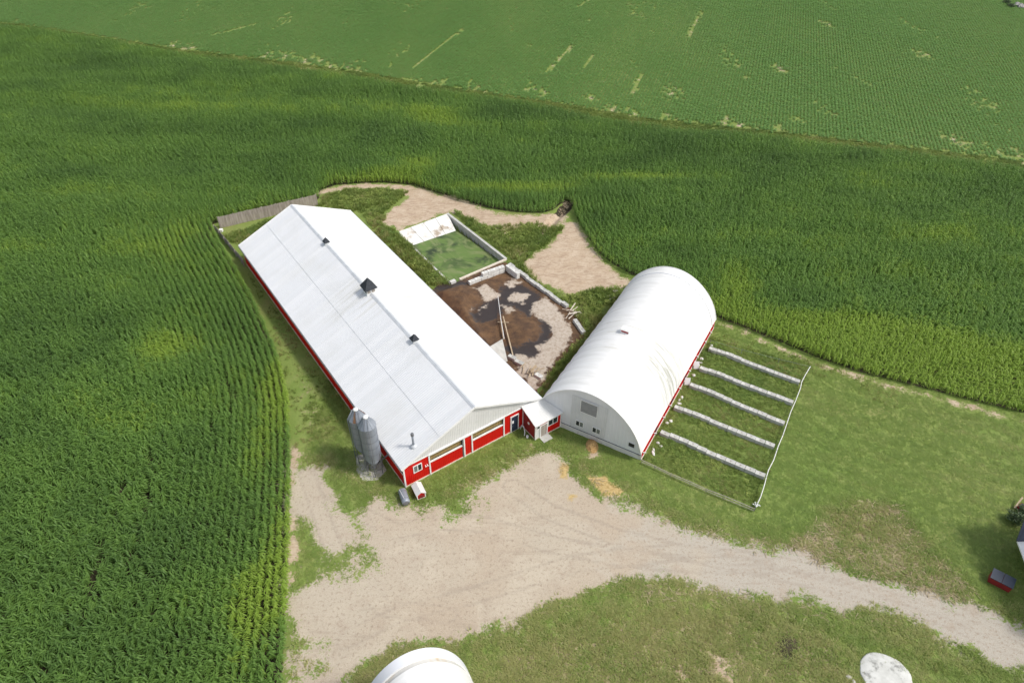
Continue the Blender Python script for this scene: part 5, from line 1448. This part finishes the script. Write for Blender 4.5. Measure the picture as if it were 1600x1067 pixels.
# hay heap and small things in front of the hoop barn
bm = bmesh.new()
bmesh.ops.create_grid(bm, x_segments=18, y_segments=18, size=1.0)
for v in bm.verts:
    r2 = math.hypot(v.co.x, v.co.y)
    v.co.z = max(-0.05, 0.75 * (1 - r2 ** 1.3) + rnd.uniform(-0.06, 0.06))
    v.co.x *= 0.75
    v.co.y *= 1.1
me = bpy.data.meshes.new('hay_heap')
bm.to_mesh(me); bm.free()
me.materials.append(M['hay'])
o = bpy.data.objects.new('hay_heap', me)
COL.objects.link(o)
o.location = (*(9.54,53.66), 0)
tag(o, 'heap of orange-brown old hay against the hoop barn end wall', 'hay heap')
pail = MB().lathe([(0.13, 0), (0.16, 0.34), (0.145, 0.34), (0.12, 0.04)], 16).build('pail', M['trim_white'], None, True, loc=(*(1.91,54.89), 0))
tag(pail, 'small white pail standing on the grass beside the annex', 'pail')
tag(MB().tube([(*(1.08,56.22), 0.1), (*(1.23,56.22), 0.75), (*(1.46,56.01), 0.8), (*(1.61,55.60), 0.3), (*(1.57,55.19), 0.05)], 0.06, 8).build('drain_pipe', M['trim_white'], None, True), 'white bent pipe at the corner of barn and annex', 'pipe')

# ------------------------------------------------------------------ right edge: house porch, bin, shrub
hs_ = empty('farmhouse', (53.6, 36.0, 0), 0, 'white farmhouse porch corner with navy-edged roof at the right edge', 'house')
def hl(x, y, z): return (x - 53.6, y - 36.0, z)
MB().box(*hl(53.6, 29.5, 0), *hl(63, 41.0, 8.7)).build('wall', M['trim_white'], hs_)
MB().add([hl(53.3, 29.2, 8.7), hl(63.3, 29.2, 8.7), hl(63.3, 41.3, 8.7), hl(53.3, 41.3, 8.7), hl(57.5, 33.5, 10.2), hl(59.5, 33.5, 10.2), hl(59.5, 37, 10.2), hl(57.5, 37, 10.2)],
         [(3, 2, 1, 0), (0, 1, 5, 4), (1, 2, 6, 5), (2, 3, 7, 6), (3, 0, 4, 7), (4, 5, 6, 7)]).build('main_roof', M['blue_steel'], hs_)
E0, EU, ED = (50.35, 39.14), (53.58, 42.76), (49.45, 35.1)
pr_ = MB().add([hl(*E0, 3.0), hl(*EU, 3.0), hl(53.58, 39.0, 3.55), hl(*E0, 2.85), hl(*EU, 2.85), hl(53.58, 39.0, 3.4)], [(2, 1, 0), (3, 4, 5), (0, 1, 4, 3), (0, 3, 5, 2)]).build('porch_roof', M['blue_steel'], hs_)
MB().bar(hl(E0[0], E0[1], 3.0), hl(EU[0], EU[1], 3.0), 0.18, 0.2).build('fascia', M['navy'], pr_)
MB().add([hl(E0[0], E0[1], 2.995), hl(53.58, 39.0, 3.54), hl(53.58, 35.1, 3.5), hl(*ED, 2.995), hl(E0[0], E0[1], 2.85), hl(*ED, 2.85)], [(3, 2, 1, 0), (0, 4, 5, 3)]).build('porch_roof', M['trim_white'], hs_)
MB().bar(hl(E0[0], E0[1], 3.02), hl(51.6, 39.08, 3.21), 0.14, 0.12).build('fascia', M['navy'], pr_)
for q in ((52.6, 37.5), (52.9, 40.6)):
    MB().box(*hl(q[0] - 0.07, q[1] - 0.07, 0), *hl(q[0] + 0.07, q[1] + 0.07, 3.1)).build('post', M['trim_white'], hs_)
tb = empty('storage_box', (*(48.32,36.21), 0), math.radians(-38), 'dark red box with two-part blue-grey lid on the shaded lawn', 'storage box')
MB().add([(-0.95, -0.45, 0.04), (0.95, -0.45, 0.04), (0.95, 0.45, 0.04), (-0.95, 0.45, 0.04), (-0.95, -0.5, 0.85), (0.95, -0.5, 0.85), (0.95, 0.5, 1.1), (-0.95, 0.5, 1.1)],
         [(3, 2, 1, 0), (0, 1, 5, 4), (1, 2, 6, 5), (2, 3, 7, 6), (3, 0, 4, 7), (4, 5, 6, 7)]).build('body', M['red_curtain'], tb)
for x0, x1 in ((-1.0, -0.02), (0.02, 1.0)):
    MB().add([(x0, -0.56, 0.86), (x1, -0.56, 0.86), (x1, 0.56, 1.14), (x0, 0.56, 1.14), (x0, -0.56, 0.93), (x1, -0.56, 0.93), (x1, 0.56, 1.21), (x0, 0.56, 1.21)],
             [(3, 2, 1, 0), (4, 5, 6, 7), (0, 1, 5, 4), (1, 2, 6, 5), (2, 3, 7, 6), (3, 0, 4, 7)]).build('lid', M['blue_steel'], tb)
for x in (-0.85, 0.85):
    for y in (-0.36, 0.36): MB().box(x - 0.05, y - 0.05, 0, x + 0.05, y + 0.05, 0.06).build('foot', M['black'], tb)
def shrub(loc, r, h, label, seed):
    r_ = random.Random(seed)
    s = empty('shrub', (*loc, 0), 0, label, 'shrub')
    t = MB()
    for k in range(6):
        a_ = k * 1.05
        t.tube([(0, 0, 0), (0.3 * r * math.cos(a_), 0.3 * r * math.sin(a_), h * 0.5), (0.55 * r * math.cos(a_), 0.55 * r * math.sin(a_), h * 0.8)], [0.035, 0.025, 0.01], 5)
    t.build('stem', M['wood_grey'], s)
    m = MB()
    for k in range(1500):
        u = Vector((r_.gauss(0, 1), r_.gauss(0, 1), r_.gauss(0, 1))).normalized() * (r_.random() ** 0.35)
        k1 = 0.8 + 0.35 * math.sin(u.x * 5 + u.y * 4) * math.sin(u.z * 6 + 1)
        c_ = Vector((u.x * r * k1, u.y * r * k1, h * 0.52 + u.z * h * 0.48 * k1))
        if c_.z < 0.05: continue
        a_, b_ = Vector((r_.gauss(0, 1), r_.gauss(0, 1), r_.gauss(0, 0.6))).normalized() * 0.09, Vector((r_.gauss(0, 1), r_.gauss(0, 1), r_.gauss(0, 0.6))).normalized() * 0.06
        m.add([c_ - a_, c_ - b_, c_ + a_, c_ + b_], [(0, 1, 2, 3)])
    m.build('crown', M['shrub'], s)
    return s
ml, nt, p = new_mat('shrub_leaf')
pos = nd(nt, 'ShaderNodeNewGeometry').outputs['Position']
nt.links.new(mixc(nt, sstep(nt, noise(nt, pos, 4, 3), 0.35, 0.7), (0.028, 0.06, 0.018), (0.075, 0.12, 0.032)), p.inputs['Base Color'])
p.inputs['Roughness'].default_value = 0.6
M['shrub'] = ml
shrub((53.77,43.48), 1.1, 1.5, 'dark green shrub beside the house at the right edge', 5)
shrub((55.39,44.31), 1.0, 1.3, 'smaller shrub half out of the frame behind the dark green shrub', 6)
pl = empty('planter', (*(55.44,45.13), 0), math.radians(35), 'dark reddish planter behind the shrub at the right edge', 'planter')
MB().cbox(-0.45, -0.3, 0, 0.45, 0.3, 0.5, 0.03).build('tub', M['red_curtain'], pl)
MB().box(-0.4, -0.25, 0.45, 0.4, 0.25, 0.515).build('soil', M['black'], pl)
MB().bar((-0.7, 0.4, 0.3), (1.0, 0.55, 0.7), 0.16, 0.06).build('board', M['wood_tan'], pl)

# ------------------------------------------------------------------ cistern lid, stones at the field corner
ci = empty('cistern_lid', (*(33.42,27.07), 0), 0, 'round white concrete cistern lid with grey stains in the rough grass', 'cistern lid')
cm = MB().lathe([(2.16, -0.1), (2.20, 0.10), (2.10, 0.15), (1.2, 0.19), (0.03, 0.21)], 48)
cm.v = [(x * (1 + 0.035 * math.sin(3 * math.atan2(y, x) + 1) + 0.02 * math.sin(11 * math.atan2(y, x))), y * (1 + 0.03 * math.sin(4 * math.atan2(y, x))), z) for x, y, z in cm.v]
cm.build('slab', M['lid'], ci, True)
for q, s, lb in (((30.12,27.04), 0.38, 'larger flat stone at the left of the cistern lid'), ((30.41,26.60), 0.3, 'smaller flat stone at the left of the cistern lid')):
    rock('field_stone', q, (s, s * 0.8, s * 0.4), lb, 'stones by the cistern lid', 'pad', int(s * 100))
c0 = (165.53,242.03)
for k in range(14):
    q = (c0[0] + rnd.gauss(0, 2.2), c0[1] + rnd.gauss(0, 1.6))
    rock('field_boulder', q, (rnd.uniform(0.6, 1.3), rnd.uniform(0.5, 1.1), rnd.uniform(0.4, 0.8)), 'grey boulder in the stone heap at the far right field corner', 'stone heap in the soybean field', 'stone', 50 + k)
for k, (dx, dy) in enumerate(((-4.5, -1.5), (-3.5, 2.8), (3, -3))):
    shrub((c0[0] + dx, c0[1] + dy), 1.6, 1.3, ['low bush on the near left of the far stone heap', 'low bush behind the far stone heap', 'low bush in front of the far stone heap'][k], 20 + k)
